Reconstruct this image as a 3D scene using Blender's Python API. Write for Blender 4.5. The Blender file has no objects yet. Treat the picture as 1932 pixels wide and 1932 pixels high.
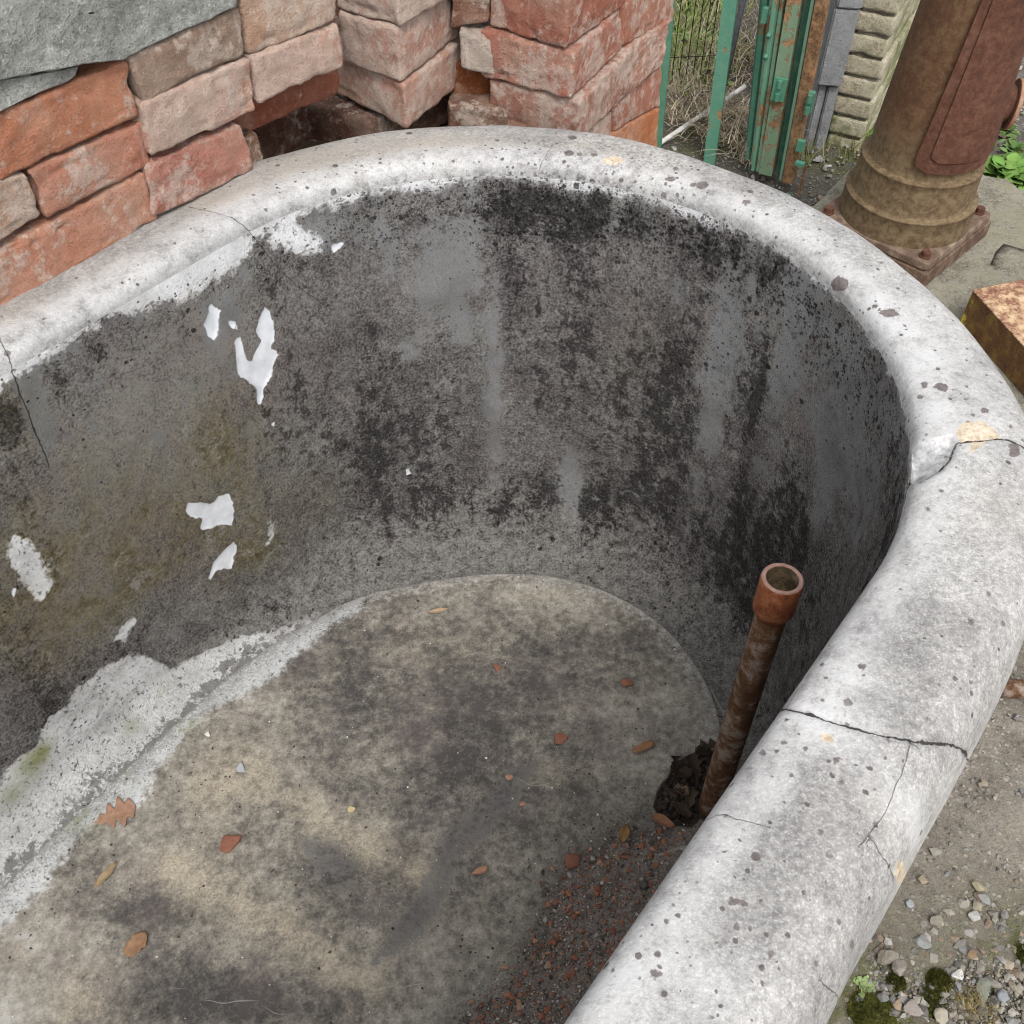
import bpy, bmesh, math, random
import numpy as np
from mathutils import Vector, Matrix, noise as mnoise
random.seed(7); rng = np.random.default_rng(11)
SC = bpy.context.scene
COL = SC.collection

# ------------------------------------------------------------------ camera, sky, sun, exposure
PITCH, ROLL, CAMZ, FPX, PW = math.radians(48.0), math.radians(0.5), 1.1, 1935.0, 1932.0
FWD = np.array([0, math.cos(PITCH), -math.sin(PITCH)])
_r = np.array([1.0, 0, 0]); _u = np.array([0, math.sin(PITCH), math.cos(PITCH)])
RIGHT = math.cos(ROLL)*_r + math.sin(ROLL)*_u
UP = -math.sin(ROLL)*_r + math.cos(ROLL)*_u
EYE = np.array([0, 0, CAMZ])
cam_d = bpy.data.cameras.new('camera'); cam = bpy.data.objects.new('camera', cam_d); COL.objects.link(cam)
cam.matrix_world = Matrix(((RIGHT[0], UP[0], -FWD[0], EYE[0]), (RIGHT[1], UP[1], -FWD[1], EYE[1]),
                           (RIGHT[2], UP[2], -FWD[2], EYE[2]), (0, 0, 0, 1)))
cam_d.sensor_fit = 'HORIZONTAL'; cam_d.angle = 2*math.atan(PW/2/FPX); cam_d.clip_start = 0.02; cam_d.clip_end = 600
SC.camera = cam
W = bpy.data.worlds.new('World'); SC.world = W; W.use_nodes = True
nt = W.node_tree; bg = nt.nodes['Background']
sky = nt.nodes.new('ShaderNodeTexSky'); sky.sky_type = 'NISHITA'; sky.sun_disc = False
SUN_EL, SUN_AZ = math.radians(56), math.radians(166)
sky.sun_elevation = SUN_EL; sky.sun_rotation = SUN_AZ; sky.air_density = 1.0; sky.dust_density = 3.0
hs = nt.nodes.new('ShaderNodeHueSaturation'); hs.inputs['Saturation'].default_value = 0.10
nt.links.new(sky.outputs[0], hs.inputs['Color']); nt.links.new(hs.outputs[0], bg.inputs[0]); bg.inputs[1].default_value = 0.14
sd = bpy.data.lights.new('sun', 'SUN'); sd.energy = 0.95; sd.angle = math.radians(20); sd.color = (1, 0.95, 0.88)
so = bpy.data.objects.new('sun', sd); COL.objects.link(so)
_sdir = Vector((math.sin(SUN_AZ)*math.cos(SUN_EL), math.cos(SUN_AZ)*math.cos(SUN_EL), math.sin(SUN_EL)))
so.rotation_euler = _sdir.to_track_quat('Z', 'Y').to_euler()
SC.view_settings.view_transform = 'Standard'; SC.view_settings.look = 'None'; SC.view_settings.gamma = 1
SC.view_settings.exposure = 1.0
SC.render.engine = 'CYCLES'; SC.cycles.pixel_filter_type = 'BLACKMAN_HARRIS'; SC.cycles.filter_width = 1.05
SC.cycles.max_bounces = 6; SC.cycles.diffuse_bounces = 4

# ------------------------------------------------------------------ measuring helpers: photo pixels (1932 px wide) -> points of the place
def ray(x, y): return FWD + RIGHT*(x-PW/2)/FPX - UP*(y-PW/2)/FPX
def at_z(x, y, z):
    d = ray(x, y); return EYE + d*((z-EYE[2])/d[2])
def at_y(x, y, Y):
    d = ray(x, y); return EYE + d*((Y-EYE[1])/d[1])
def on_plane(x, y, P, N):
    d = ray(x, y); return EYE + d*(np.dot(P-EYE, N)/np.dot(d, N))
def project(P):
    q = P-EYE; z = q@FWD
    return np.stack([PW/2+FPX*(q@RIGHT)/z, PW/2-FPX*(q@UP)/z], -1)

# ------------------------------------------------------------------ object helpers
def mesh_obj(name, verts, faces, mat, parent=None, smooth=True, loc=None):
    me = bpy.data.meshes.new(name)
    verts = np.asarray(verts, float)
    if loc is not None: verts = verts-np.asarray(loc)
    me.from_pydata(verts.tolist(), [], [list(map(int, f)) for f in faces]); me.update()
    if smooth: me.polygons.foreach_set('use_smooth', [True]*len(me.polygons))
    if mat: me.materials.append(mat)
    o = bpy.data.objects.new(name, me); COL.objects.link(o)
    if loc is not None: o.location = loc
    if parent: o.parent = parent
    return o
def bm_obj(name, bm, mat, parent=None, smooth=False, loc=None):
    me = bpy.data.meshes.new(name)
    bmesh.ops.recalc_face_normals(bm, faces=bm.faces)
    if loc is not None: bmesh.ops.translate(bm, verts=bm.verts, vec=-Vector(loc))
    bm.to_mesh(me); bm.free()
    if smooth: me.polygons.foreach_set('use_smooth', [True]*len(me.polygons))
    me.materials.append(mat)
    o = bpy.data.objects.new(name, me); COL.objects.link(o)
    if loc is not None: o.location = loc
    if parent: o.parent = parent
    return o
def tag(o, label=None, cat=None, group=None, kind=None):
    if label: o['label'] = label
    if cat: o['category'] = cat
    if group: o['group'] = group
    if kind: o['kind'] = kind
    return o
def empty(name, loc, label, cat, group=None):
    o = bpy.data.objects.new(name, None); COL.objects.link(o); o.location = loc; o.empty_display_size = .05
    return tag(o, label, cat, group)
def fattr(me, name, vals):
    a = me.attributes.new(name, 'FLOAT', 'POINT'); a.data.foreach_set('value', np.asarray(vals, np.float32).ravel())
def cattr(me, name, cols):
    a = me.attributes.new(name, 'FLOAT_COLOR', 'POINT')
    c = np.ones((len(cols), 4), np.float32); c[:, :3] = cols; a.data.foreach_set('color', c.ravel())
def keep_world(child, parent):
    child.parent = parent; child.matrix_parent_inverse = Matrix.Translation(-Vector(parent.location))

# ------------------------------------------------------------------ material node helpers
class Mat:
    def __init__(s, name, rough=.8, spec=.3):
        s.m = bpy.data.materials.new(name); s.m.use_nodes = True; s.t = s.m.node_tree; s.b = s.t.nodes['Principled BSDF']
        s.b.inputs['Roughness'].default_value = rough; s.b.inputs['Specular IOR Level'].default_value = spec
        s.co = s.t.nodes.new('ShaderNodeTexCoord').outputs['Object']; s._h = []
    def put(s, sock, v):
        if hasattr(v, 'is_linked') or isinstance(v, bpy.types.NodeSocket): s.t.links.new(v, sock)
        elif isinstance(v, (tuple, list)):
            sock.default_value = tuple(v)+(1,) if len(v) == 3 and sock.type == 'RGBA' else v
        else: sock.default_value = v
    def node(s, typ, outs=0, props=None, **ins):
        n = s.t.nodes.new(typ)
        for k, v in (props or {}).items(): setattr(n, k, v)
        for k, v in ins.items(): s.put(n.inputs[int(k[1:])] if k[0] == '_' else n.inputs[k], v)
        return n.outputs[outs]
    def math(s, op, a, b=0.0, clamp=False): return s.node('ShaderNodeMath', 0, {'operation': op, 'use_clamp': clamp}, _0=a, _1=b)
    def add(s, a, b): return s.math('ADD', a, b)
    def mul(s, a, b): return s.math('MULTIPLY', a, b)
    def sub(s, a, b): return s.math('SUBTRACT', a, b)
    def noise(s, scale, detail=4, rough=.6, vec=None, dist=0.0, col=False):
        return s.node('ShaderNodeTexNoise', 1 if col else 0, None, Vector=vec or s.co, Scale=scale, Detail=detail, Roughness=rough, Distortion=dist)
    def vor(s, scale, vec=None, out='Distance', feat='F1', rnd=1.0):
        n = s.t.nodes.new('ShaderNodeTexVoronoi'); n.feature = feat
        s.put(n.inputs['Vector'], vec or s.co); s.put(n.inputs['Scale'], scale); s.put(n.inputs['Randomness'], rnd)
        return n.outputs[out] if out != 'both' else n
    def step(s, v, lo, hi):
        return s.node('ShaderNodeMapRange', 0, {'clamp': True, 'interpolation_type': 'SMOOTHSTEP'}, _0=v, _1=lo, _2=hi, _3=0.0, _4=1.0)
    def ramp(s, v, stops):
        n = s.t.nodes.new('ShaderNodeValToRGB'); s.put(n.inputs[0], v); e = n.color_ramp.elements
        while len(e) < len(stops): e.new(.5)
        for el, (p, c) in zip(e, stops): el.position = p; el.color = tuple(c)+(1,)
        return n.outputs[0]
    def mix(s, f, a, b, mode='MIX'):
        n = s.t.nodes.new('ShaderNodeMix'); n.data_type = 'RGBA'; n.blend_type = mode
        s.put(n.inputs[0], f); s.put(n.inputs[6], a); s.put(n.inputs[7], b); return n.outputs[2]
    def fmix(s, f, a, b):
        n = s.t.nodes.new('ShaderNodeMix'); n.data_type = 'FLOAT'
        s.put(n.inputs[0], f); s.put(n.inputs[2], a); s.put(n.inputs[3], b); return n.outputs[0]
    def attr(s, name, out='Fac'):
        n = s.t.nodes.new('ShaderNodeAttribute'); n.attribute_name = name; return n.outputs[out]
    def vscale(s, v, sc): return s.node('ShaderNodeVectorMath', 0, {'operation': 'MULTIPLY'}, _0=v, _1=tuple(sc))
    def vadd(s, v, w): return s.node('ShaderNodeVectorMath', 0, {'operation': 'ADD'}, _0=v, _1=w)
    def bump(s, h, dist, strength=1.0): s._h.append((h, dist, strength))
    def done(s, col, rough=None):
        s.put(s.b.inputs['Base Color'], col)
        if rough is not None: s.put(s.b.inputs['Roughness'], rough)
        prev = None
        for h, d, st in s._h:
            n = s.t.nodes.new('ShaderNodeBump'); s.put(n.inputs['Height'], h); n.inputs['Distance'].default_value = d
            s.put(n.inputs['Strength'], st)
            if prev: s.t.links.new(prev, n.inputs['Normal'])
            prev = n.outputs[0]
        if prev: s.t.links.new(prev, s.b.inputs['Normal'])
        return s.m

def spots(M, scale, keep, rmin, rmax, edge, vec=None):
    """round lichen colonies: one per Voronoi cell, a random share kept, random radius (in cell units)"""
    v = M.vor(scale, vec, 'both')
    sep = M.node('ShaderNodeSeparateColor', 0, None, _0=v.outputs['Color'])
    sp = sep.node
    r, g = sp.outputs[0], sp.outputs[1]
    rad = M.add(M.mul(M.mul(r, r), rmax-rmin), rmin)
    inside = M.step(M.sub(rad, v.outputs['Distance']), -edge*.2, edge)
    kept = M.math('LESS_THAN', g, keep)
    return M.mul(inside, kept)

# ---- marble rim
def mat_rim():
    M = Mat('weathered_marble', .62, .35)
    warp = M.vadd(M.co, M.vscale(M.noise(300, 3, .6, col=True), (.0026, .0026, .0026)))
    n1 = M.noise(9, 6, .62); n2 = M.noise(42, 6, .7); n3 = M.noise(240, 4, .7)
    t = M.add(M.mul(n1, .40), M.add(M.mul(n2, .26), M.mul(M.step(n3, .30, .70), .11)))
    t = M.add(t, M.mul(M.step(M.noise(700, 3, .65), .34, .66), .07))
    t = M.add(t, .088)
    c = M.ramp(t, [(.37, (.135, .131, .13)), (.45, (.22, .215, .211)), (.52, (.305, .299, .292)), (.61, (.455, .446, .435))])
    beige = M.attr('beige')
    bn = M.math('MULTIPLY', beige, M.step(M.add(n2, M.mul(n1, .5)), .55, .95), True)
    c = M.mix(M.mul(bn, .85), c, (.30, .265, .22))
    c = M.mix(M.mul(beige, .6), c, (.31, .28, .245))
    white = M.attr('white'); c = M.mix(M.mul(white, M.step(n2, .25, .6)), c, (.47, .47, .475))
    # white crystals scattered through the grey
    c = M.mix(M.mul(M.step(M.noise(700, 3, .6), .58, .70), .20), c, (.75, .75, .74))
    # fine grey pits
    c = M.mix(M.mul(M.step(M.noise(330, 3, .7), .56, .66), .40), c, (.19, .18, .175))
    den = M.attr('lichen')
    dn = M.math('MULTIPLY', M.step(M.noise(7, 3, .6), .40, .60), 1.0)
    s1 = spots(M, 34, M.add(M.mul(den, .22), .10), .06, .24, .05, warp)
    s2 = spots(M, 78, M.add(M.mul(M.mul(den, dn), .55), .14), .08, .30, .08, warp)
    s3 = spots(M, 190, M.add(M.mul(den, .62), .14), .12, .40, .12, warp)
    sp = M.math('MAXIMUM', s1, M.math('MAXIMUM', s2, s3))
    lich = M.ramp(M.noise(55, 3, .6), [(.35, (.045, .035, .035)), (.6, (.115, .095, .090)), (.7, (.17, .15, .135))])
    c = M.mix(M.mul(sp, M.add(.55, M.mul(M.noise(160, 2, .5), .6))), c, lich)
    speck = M.mul(M.attr('speck'), M.step(M.noise(170, 6, .78), .49, .58))
    c = M.mix(M.mul(speck, .88), c, M.ramp(M.noise(90, 3, .6), [(.35, (.025, .022, .022)), (.65, (.13, .12, .115))]))
    blot = M.step(M.add(M.attr('blot'), M.mul(M.sub(M.noise(190, 3, .6), .5), .006)), -.0004, .0006)
    c = M.mix(M.mul(blot, .9), c, M.ramp(M.noise(300, 3, .6), [(.35, (.075, .06, .06)), (.65, (.15, .125, .12))]))
    och = M.step(M.add(M.attr('ochre'), M.mul(M.sub(M.noise(160, 4, .65), .5), .010)), -.0008, .0012)
    c = M.mix(M.mul(och, .92), c, M.ramp(M.noise(230, 4, .7), [(.3, (.27, .21, .14)), (.5, (.47, .385, .28)), (.65, (.58, .51, .41))]))
    chip = M.step(M.attr('chip'), -.001, .001)
    c = M.mix(M.mul(chip, .7), c, M.ramp(M.noise(120, 5, .7), [(.35, (.10, .10, .10)), (.55, (.42, .42, .43)), (.7, (.6, .6, .6))]))
    crd = M.math('ABSOLUTE', M.add(M.attr('crack_side'), M.mul(M.sub(M.noise(75, 5, .7), .5), .006)))
    cw = M.mul(M.attr('crack_w'), M.add(.15, M.mul(M.step(M.noise(60, 4, .7), .3, .7), 1.2)))
    ck = M.mul(M.step(M.sub(cw, crd), -.0003, .0004), M.math('LESS_THAN', M.attr('crack_near'), .008))
    halo = M.mul(M.step(M.sub(M.mul(cw, 3.2), crd), 0, .003), M.math('LESS_THAN', M.attr('crack_near'), .010))
    c = M.mix(M.mul(halo, M.mul(M.step(M.noise(120, 4, .7), .42, .62), .65)), c, (.10, .085, .075))
    c = M.mix(M.mul(ck, M.add(.26, M.mul(M.step(M.attr('crack_w'), .0003, .0007), .68))), c, (.014, .011, .010))
    M.bump(n1, .006, .3); M.bump(n2, .0022, .6); M.bump(n3, .0010, .7); M.bump(M.mul(sp, 1.0), .0004, .5); M.bump(M.mul(ck, -1.0), .002, .8)
    return M.done(c, M.fmix(n1, .75, .5))

# ---- inner wall of the tub
def mat_wall():
    M = Mat('stained_marble_wall', .85, .2)
    n0 = M.noise(5.5, 4, .6); n1 = M.noise(22, 6, .68); n2 = M.noise(95, 6, .74); n3 = M.noise(380, 4, .72)
    uv = M.node('ShaderNodeCombineXYZ', 0, None, _0=M.mul(M.attr('along'), 34.0), _1=M.mul(M.attr('height'), 3.2))
    st = M.noise(1.0, 5, .62, uv)
    warp = M.vadd(M.co, M.vscale(M.noise(260, 3, .6, col=True), (.004, .004, .004)))
    light = M.attr('light'); dark = M.attr('dark'); olive = M.attr('olive')
    g3 = M.sub(M.step(n3, .38, .62), .5); g4 = M.sub(M.step(M.noise(800, 2, .6), .36, .64), .5); s1 = M.sub(st, .5)
    # bare marble under everything
    c = M.ramp(M.add(M.mul(n1, .6), M.mul(n0, .4)), [(.36, (.43, .425, .42)), (.5, (.60, .60, .60)), (.64, (.70, .71, .72))])
    # grainy grey brown film covering most of it
    fr = M.noise(30, 10, .74)
    fm = M.step(M.add(M.add(fr, M.mul(s1, .55)), M.sub(.20, M.mul(light, .30))), .47, .60)
    film = M.ramp(M.add(M.add(M.add(.5, M.sub(M.add(M.mul(light, .2), M.add(M.mul(M.attr('lit_tone'), .34), M.mul(s1, .55))), M.mul(dark, .14))), M.mul(M.sub(n1, .5), 1.1)), M.add(M.mul(g3, .46), M.add(M.mul(g4, .34), M.mul(M.sub(n2, .5), 1.0)))), [(.08, (.115, .106, .102)), (.38, (.305, .288, .276)), (.62, (.48, .458, .437)), (.92, (.70, .68, .65))])
    film = M.mix(M.mul(M.step(M.noise(13, 4, .6), .40, .62), .5), film, M.mix(1.0, film, (.86, .76, .80), 'MULTIPLY'))
    film = M.mix(M.math('MULTIPLY', M.attr('lit_tone'), .55, True), film, M.mix(1.0, film, (1.0, .93, .82), 'MULTIPLY'))  # the strongly lit part is tinted warmer in the colour too
    c = M.mix(M.mul(fm, .94), c, film)
    # black crust with crumbling edges
    fc = M.noise(64, 12, .84, M.vadd(M.co, (7, 3, 1)))
    cm = M.step(M.add(M.add(fc, M.mul(s1, .42)), M.add(M.mul(M.sub(n0, .5), .35), M.sub(M.mul(dark, .185), M.mul(light, .12)))), .555, .615)
    c = M.mix(M.mul(cm, .82), c, M.ramp(M.add(.5, M.add(M.mul(g3, .4), M.mul(g4, .3))), [(.2, (.024, .022, .024)), (.6, (.066, .061, .061)), (.95, (.18, .17, .165))]))
    ol = M.math('MULTIPLY', olive, M.add(.2, M.mul(M.step(M.add(n1, M.mul(n3, .5)), .60, .90), .9)), True)
    c = M.mix(M.mul(ol, .85), c, M.mix(M.step(M.add(M.mul(n2, .5), M.mul(n3, .5)), .42, .58), (.20, .155, .065), (.52, .43, .20)))
    cove = M.attr('cove')
    cv = M.step(M.add(cove, M.mul(M.sub(M.add(n1, n2), 1.0), 2.6)), .12, .70)
    c = M.mix(M.mul(cv, .8), c, M.ramp(M.add(M.mul(n2, .6), M.mul(n3, .4)), [(.36, (.15, .14, .13)), (.5, (.50, .48, .45)), (.60, (.76, .74, .70))]))
    pale = M.mul(M.attr('bare'), 1.0)
    bare = M.step(M.add(pale, M.mul(M.sub(M.add(n2, M.mul(n1, .5)), .75), .024)), -.003, .004)
    bc = M.ramp(M.add(M.mul(n1, .6), M.mul(n2, .4)), [(.38, (.36, .365, .365)), (.5, (.54, .55, .555)), (.62, (.66, .675, .69))])
    bc = M.mix(M.mul(M.attr('moss'), M.step(n2, .32, .5)), bc, (.21, .225, .085))
    bc = M.mix(M.mul(M.step(M.noise(190, 5, .75, M.vscale(M.co, (1.6, 1, .8))), .56, .62), .85), bc, (.055, .05, .047))
    c = M.mix(M.mul(bare, .93), c, bc)
    c = M.mix(M.mul(M.step(M.add(cove, M.mul(M.sub(M.add(n2, n3), 1.0), 2.2)), .45, 1.05), M.mul(bare, .5)), c, (.17, .165, .155))
    wb = M.step(M.add(M.attr('whiteband'), M.mul(M.sub(M.add(M.mul(M.noise(120, 8, .8), 1.3), M.mul(n1, .7)), 1.0), .050)), -.004, .006)
    c = M.mix(M.mul(wb, .82), c, M.ramp(n1, [(.3, (.40, .40, .40)), (.6, (.66, .67, .69))]))
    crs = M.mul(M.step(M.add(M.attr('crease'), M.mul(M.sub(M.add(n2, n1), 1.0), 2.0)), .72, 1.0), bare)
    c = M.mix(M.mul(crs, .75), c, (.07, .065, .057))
    # clustered black colonies
    dens = M.attr('speck')
    k1 = M.mul(spots(M, 130, M.mul(dens, .60), .15, .5, .1, warp), M.step(M.noise(30, 3, .6), .45, .55))
    k2 = spots(M, 330, M.add(M.mul(dens, .45), .02), .2, .55, .15, warp)
    k3 = M.mul(dens, M.step(M.noise(120, 8, .84), .53, .585))
    kk = M.math('MAXIMUM', k3, M.math('MAXIMUM', k1, k2))
    c = M.mix(M.mul(kk, .85), c, (.018, .015, .016))
    c = M.mix(M.mul(M.step(M.noise(260, 3, .7, M.vadd(M.co, (3.1, 1.7, .4))), .63, .70), M.mul(M.sub(1.0, bare), .5)), c, (.55, .53, .50))  # light grains
    fl = M.step(M.add(M.attr('flake'), M.mul(M.sub(M.noise(110, 7, .75), .5), .010)), -.0004, .0004)
    c = M.mix(M.mul(fl, .96), c, M.ramp(M.noise(60, 4, .6), [(.35, (.52, .54, .57)), (.6, (.66, .68, .72))]))
    crd = M.math('ABSOLUTE', M.add(M.attr('crack_side'), M.mul(M.sub(M.noise(75, 5, .7), .5), .006)))
    ck = M.mul(M.step(M.sub(M.attr('crack_w'), crd), -.0003, .0004), M.math('LESS_THAN', M.attr('crack_near'), .008))
    c = M.mix(M.mul(ck, .85), c, (.02, .017, .015))
    smooth = M.math('MAXIMUM', fl, M.mul(M.math('MAXIMUM', bare, wb), .75))
    rs = M.sub(1.0, smooth)
    M.bump(n1, .008, M.mul(rs, .6)); M.bump(n2, .007, rs); M.bump(n3, .003, rs); M.bump(fl, -.0012, .8)
    return M.done(c, M.fmix(smooth, .9, .55))

# ---- tub floor
def mat_floor():
    M = Mat('stained_marble_floor', .7, .3)
    n0 = M.noise(6, 5, .62); n1 = M.noise(26, 6, .66); n2 = M.noise(110, 5, .72); n3 = M.noise(420, 4, .72)
    warp = M.vadd(M.co, M.vscale(M.noise(260, 3, .6, col=True), (.004, .004, .004)))
    light = M.attr('light'); dark = M.attr('dark'); tan = M.attr('olive')
    t = M.add(M.add(M.mul(M.sub(n0, .5), .6), M.mul(M.sub(n1, .5), .85)), M.add(M.mul(M.sub(n2, .5), 1.1), M.mul(M.sub(M.step(n3, .34, .66), .5), .14)))
    t = M.add(M.add(t, .50), M.sub(M.mul(light, .30), M.mul(dark, .30)))
    c = M.ramp(t, [(.15, (.050, .046, .044)), (.34, (.108, .098, .087)), (.52, (.196, .180, .153)), (.70, (.30, .28, .24)), (.9, (.41, .40, .375))])
    c = M.mix(M.mul(M.step(M.noise(14, 5, .65), .45, .65), .25), c, (.14, .115, .11))
    c = M.mix(M.math('MULTIPLY', tan, M.add(.25, M.mul(M.step(M.add(n1, M.mul(n2, .5)), .55, .90), .75)), True), c, M.mix(M.step(n3, .4, .6), (.27, .235, .175), (.40, .355, .28)))
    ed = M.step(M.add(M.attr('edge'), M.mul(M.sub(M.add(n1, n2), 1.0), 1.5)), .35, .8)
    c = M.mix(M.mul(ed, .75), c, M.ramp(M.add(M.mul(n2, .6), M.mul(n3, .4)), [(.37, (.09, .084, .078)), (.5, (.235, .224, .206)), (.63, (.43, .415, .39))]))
    grey = M.step(M.add(M.attr('bare'), M.mul(M.sub(M.add(n2, n1), 1.0), .03)), -.005, .007)
    gc = M.ramp(M.add(M.mul(n1, .55), M.mul(n2, .5)), [(.36, (.25, .255, .255)), (.52, (.43, .44, .445)), (.66, (.55, .56, .57))])
    gc = M.mix(M.mul(M.step(M.noise(170, 4, .75), .57, .65), .85), gc, (.05, .048, .045))
    c = M.mix(M.mul(grey, .9), c, gc)
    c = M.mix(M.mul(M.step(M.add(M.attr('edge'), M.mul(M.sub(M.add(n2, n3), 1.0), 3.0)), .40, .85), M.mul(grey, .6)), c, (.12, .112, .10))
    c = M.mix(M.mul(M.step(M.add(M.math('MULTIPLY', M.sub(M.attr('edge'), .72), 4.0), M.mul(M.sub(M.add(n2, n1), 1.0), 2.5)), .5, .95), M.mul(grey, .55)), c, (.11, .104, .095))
    slate = M.step(M.add(M.attr('slate'), M.mul(M.sub(M.add(n2, n1), 1.0), .05)), -.002, .006)
    c = M.mix(M.mul(slate, M.add(.46, M.mul(M.step(n2, .38, .60), .34))), c, M.ramp(n2, [(.35, (.066, .064, .066)), (.65, (.12, .116, .115))]))
    moss = M.math('MULTIPLY', M.attr('moss'), M.step(n2, .4, .62), True)
    c = M.mix(M.mul(moss, .8), c, (.17, .19, .075))
    dirt = M.step(M.add(M.attr('dirt'), M.mul(M.sub(M.add(n2, n1), 1.0), .10)), -.006, .010)
    dc = M.ramp(M.add(M.mul(n3, .6), M.mul(n2, .4)), [(.36, (.055, .047, .042)), (.5, (.15, .125, .11)), (.64, (.27, .23, .20))])
    c = M.mix(M.mul(dirt, .9), c, dc)
    hole = M.step(M.add(M.attr('hole'), M.mul(M.sub(n2, .5), .008)), -.001, .001)
    c = M.mix(M.mul(hole, .95), c, M.ramp(n2, [(.4, (.018, .014, .012)), (.65, (.055, .042, .034))]))
    dens = M.attr('speck')
    k = M.math('MAXIMUM', spots(M, 90, M.add(M.mul(dens, .45), .035), .05, .20, .06, warp), spots(M, 240, M.add(M.mul(dens, .5), .05), .1, .4, .12, warp))
    c = M.mix(M.mul(k, .9), c, (.022, .02, .019))
    c = M.mix(M.mul(spots(M, 170, .045, .05, .2, .05, M.vadd(warp, (2.2, .7, .3))), .9), c, (.68, .66, .62))
    # hair scratches
    sv = M.node('ShaderNodeMapping', 0, None, Vector=M.vadd(M.co, M.vscale(M.noise(12, 2, .5, col=True), (.05, .05, .05))), Rotation=(0, 0, .8), Scale=(6, 260, 1))
    sc = M.mul(M.step(M.noise(1.0, 2, .5, sv), .70, .74), M.step(M.noise(9, 2, .5), .5, .6))
    c = M.mix(M.mul(sc, .35), c, (.5, .48, .44))
    M.bump(n1, .002, .35); M.bump(n2, .0014, .6); M.bump(n3, .0008, .6); M.bump(dirt, .002, .6)
    return M.done(c, M.fmix(n1, .62, .85))

def mat_brick():
    M = Mat('old_handmade_brick', .92, .15)
    oi = M.t.nodes.new('ShaderNodeObjectInfo'); base = oi.outputs['Color']; lime = oi.outputs['Alpha']
    off = M.node('ShaderNodeCombineXYZ', 0, None, _0=M.mul(oi.outputs['Random'], 31.0), _1=M.mul(oi.outputs['Random'], 17.0))
    v = M.vadd(M.co, off)
    n1 = M.noise(24, 6, .68, v); n2 = M.noise(110, 6, .72, v); n3 = M.noise(480, 4, .75, v); nl = M.noise(19, 6, .7, M.vadd(v, (5, 2, 1)), .4)
    c = M.mix(M.step(n1, .36, .66), M.mix(1.0, base, (.84, .74, .70), 'MULTIPLY'), base)
    c = M.mix(M.mul(M.step(n1, .30, .55), .0), c, base)
    c = M.mix(M.mul(M.step(n2, .50, .68), .35), c, (.50, .30, .20))
    c = M.mix(M.mul(M.step(M.noise(11, 4, .6, v), .48, .66), .36), c, (.54, .40, .31))       # earthy grey film
    ll = M.step(M.add(M.add(M.mul(nl, .8), M.mul(n2, .45)), M.mul(lime, .25)), .70, .81)
    lc = M.ramp(n2, [(.3, (.46, .375, .31)), (.6, (.68, .60, .53))])
    c = M.mix(M.mul(ll, .56), c, lc)
    sv = M.vscale(v, (90, 90, 9))
    stx = M.mul(M.step(M.noise(1, 4, .6, sv), .56, .70), M.math('MULTIPLY', lime, 1.2, True))
    c = M.mix(M.mul(stx, .5), c, (.62, .56, .51))
    c = M.mix(M.mul(M.step(n3, .56, .68), .50), c, (.08, .045, .035))
    c = M.mix(M.mul(M.step(M.noise(380, 3, .7, M.vadd(v, (1, 9, 4))), .58, .70), .30), c, (.66, .58, .50))
    M.bump(n1, .006, .7); M.bump(n2, .006, 1.0); M.bump(n3, .0025, 1.0)
    return M.done(c)

def mat_stone(name, lo, mid, hi, sc=1.0, moss=None, rough=.88):
    M = Mat(name, rough, .2)
    n0 = M.noise(7*sc, 5, .62); n1 = M.noise(34*sc, 6, .68); n2 = M.noise(150*sc, 5, .75); n3 = M.noise(480*sc, 3, .7)
    t = M.add(M.mul(n0, .25), M.add(M.mul(n1, .3), M.add(M.mul(n2, .30), M.mul(n3, .15))))
    c = M.ramp(t, [(.43, lo), (.5, mid), (.58, hi)])
    c = M.mix(M.mul(M.step(n2, .58, .66), .6), c, tuple(x*.35 for x in lo))
    c = M.mix(M.mul(M.step(M.noise(210*sc, 3, .7, M.vadd(M.co, (4, 1, 2))), .60, .66), .5), c, tuple(min(.8, x*1.4) for x in hi))
    if moss: c = M.mix(M.mul(M.step(M.add(M.mul(n0, .7), M.mul(n1, .4)), .53, .66), moss[1]), c, moss[0])
    M.bump(n1, .008, .7); M.bump(n2, .005, .9); M.bump(n3, .002, .9)
    return M.done(c)

def mat_rust(name, stops, sc=1.0, dust=(.30, .25, .17), dusty=.3, rough=.8, flake=None, low=False):
    M = Mat(name, rough, .3)
    n0 = M.noise(9*sc, 5, .65); n1 = M.noise(45*sc, 6, .7); n2 = M.noise(190*sc, 5, .75)
    t = M.add(M.mul(n0, .25), M.add(M.mul(n1, .40), M.mul(n2, .35)))
    c = M.ramp(t, stops)
    c = M.mix(M.mul(M.step(M.add(n1, M.mul(n0, .5)), .70, .95), dusty), c, dust)
    if low: c = M.mix(M.mul(M.step(M.add(M.node('ShaderNodeSeparateXYZ', 2, None, _0=M.node('ShaderNodeNewGeometry', 0)), M.mul(M.sub(n1, .5), .12)), .36, .27), .55), c, M.ramp(n1, [(.36, (.085, .062, .032)), (.6, (.205, .165, .095))]))
    c = M.mix(M.mul(M.step(n2, .60, .70), .5), c, (.035, .02, .014))
    if flake: c = M.mix(M.step(M.add(n0, M.mul(n1, .7)), flake[1], flake[1]+.04), c, flake[0])
    M.bump(n1, .0012, .5); M.bump(n2, .0010, .8)
    return M.done(c)

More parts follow.
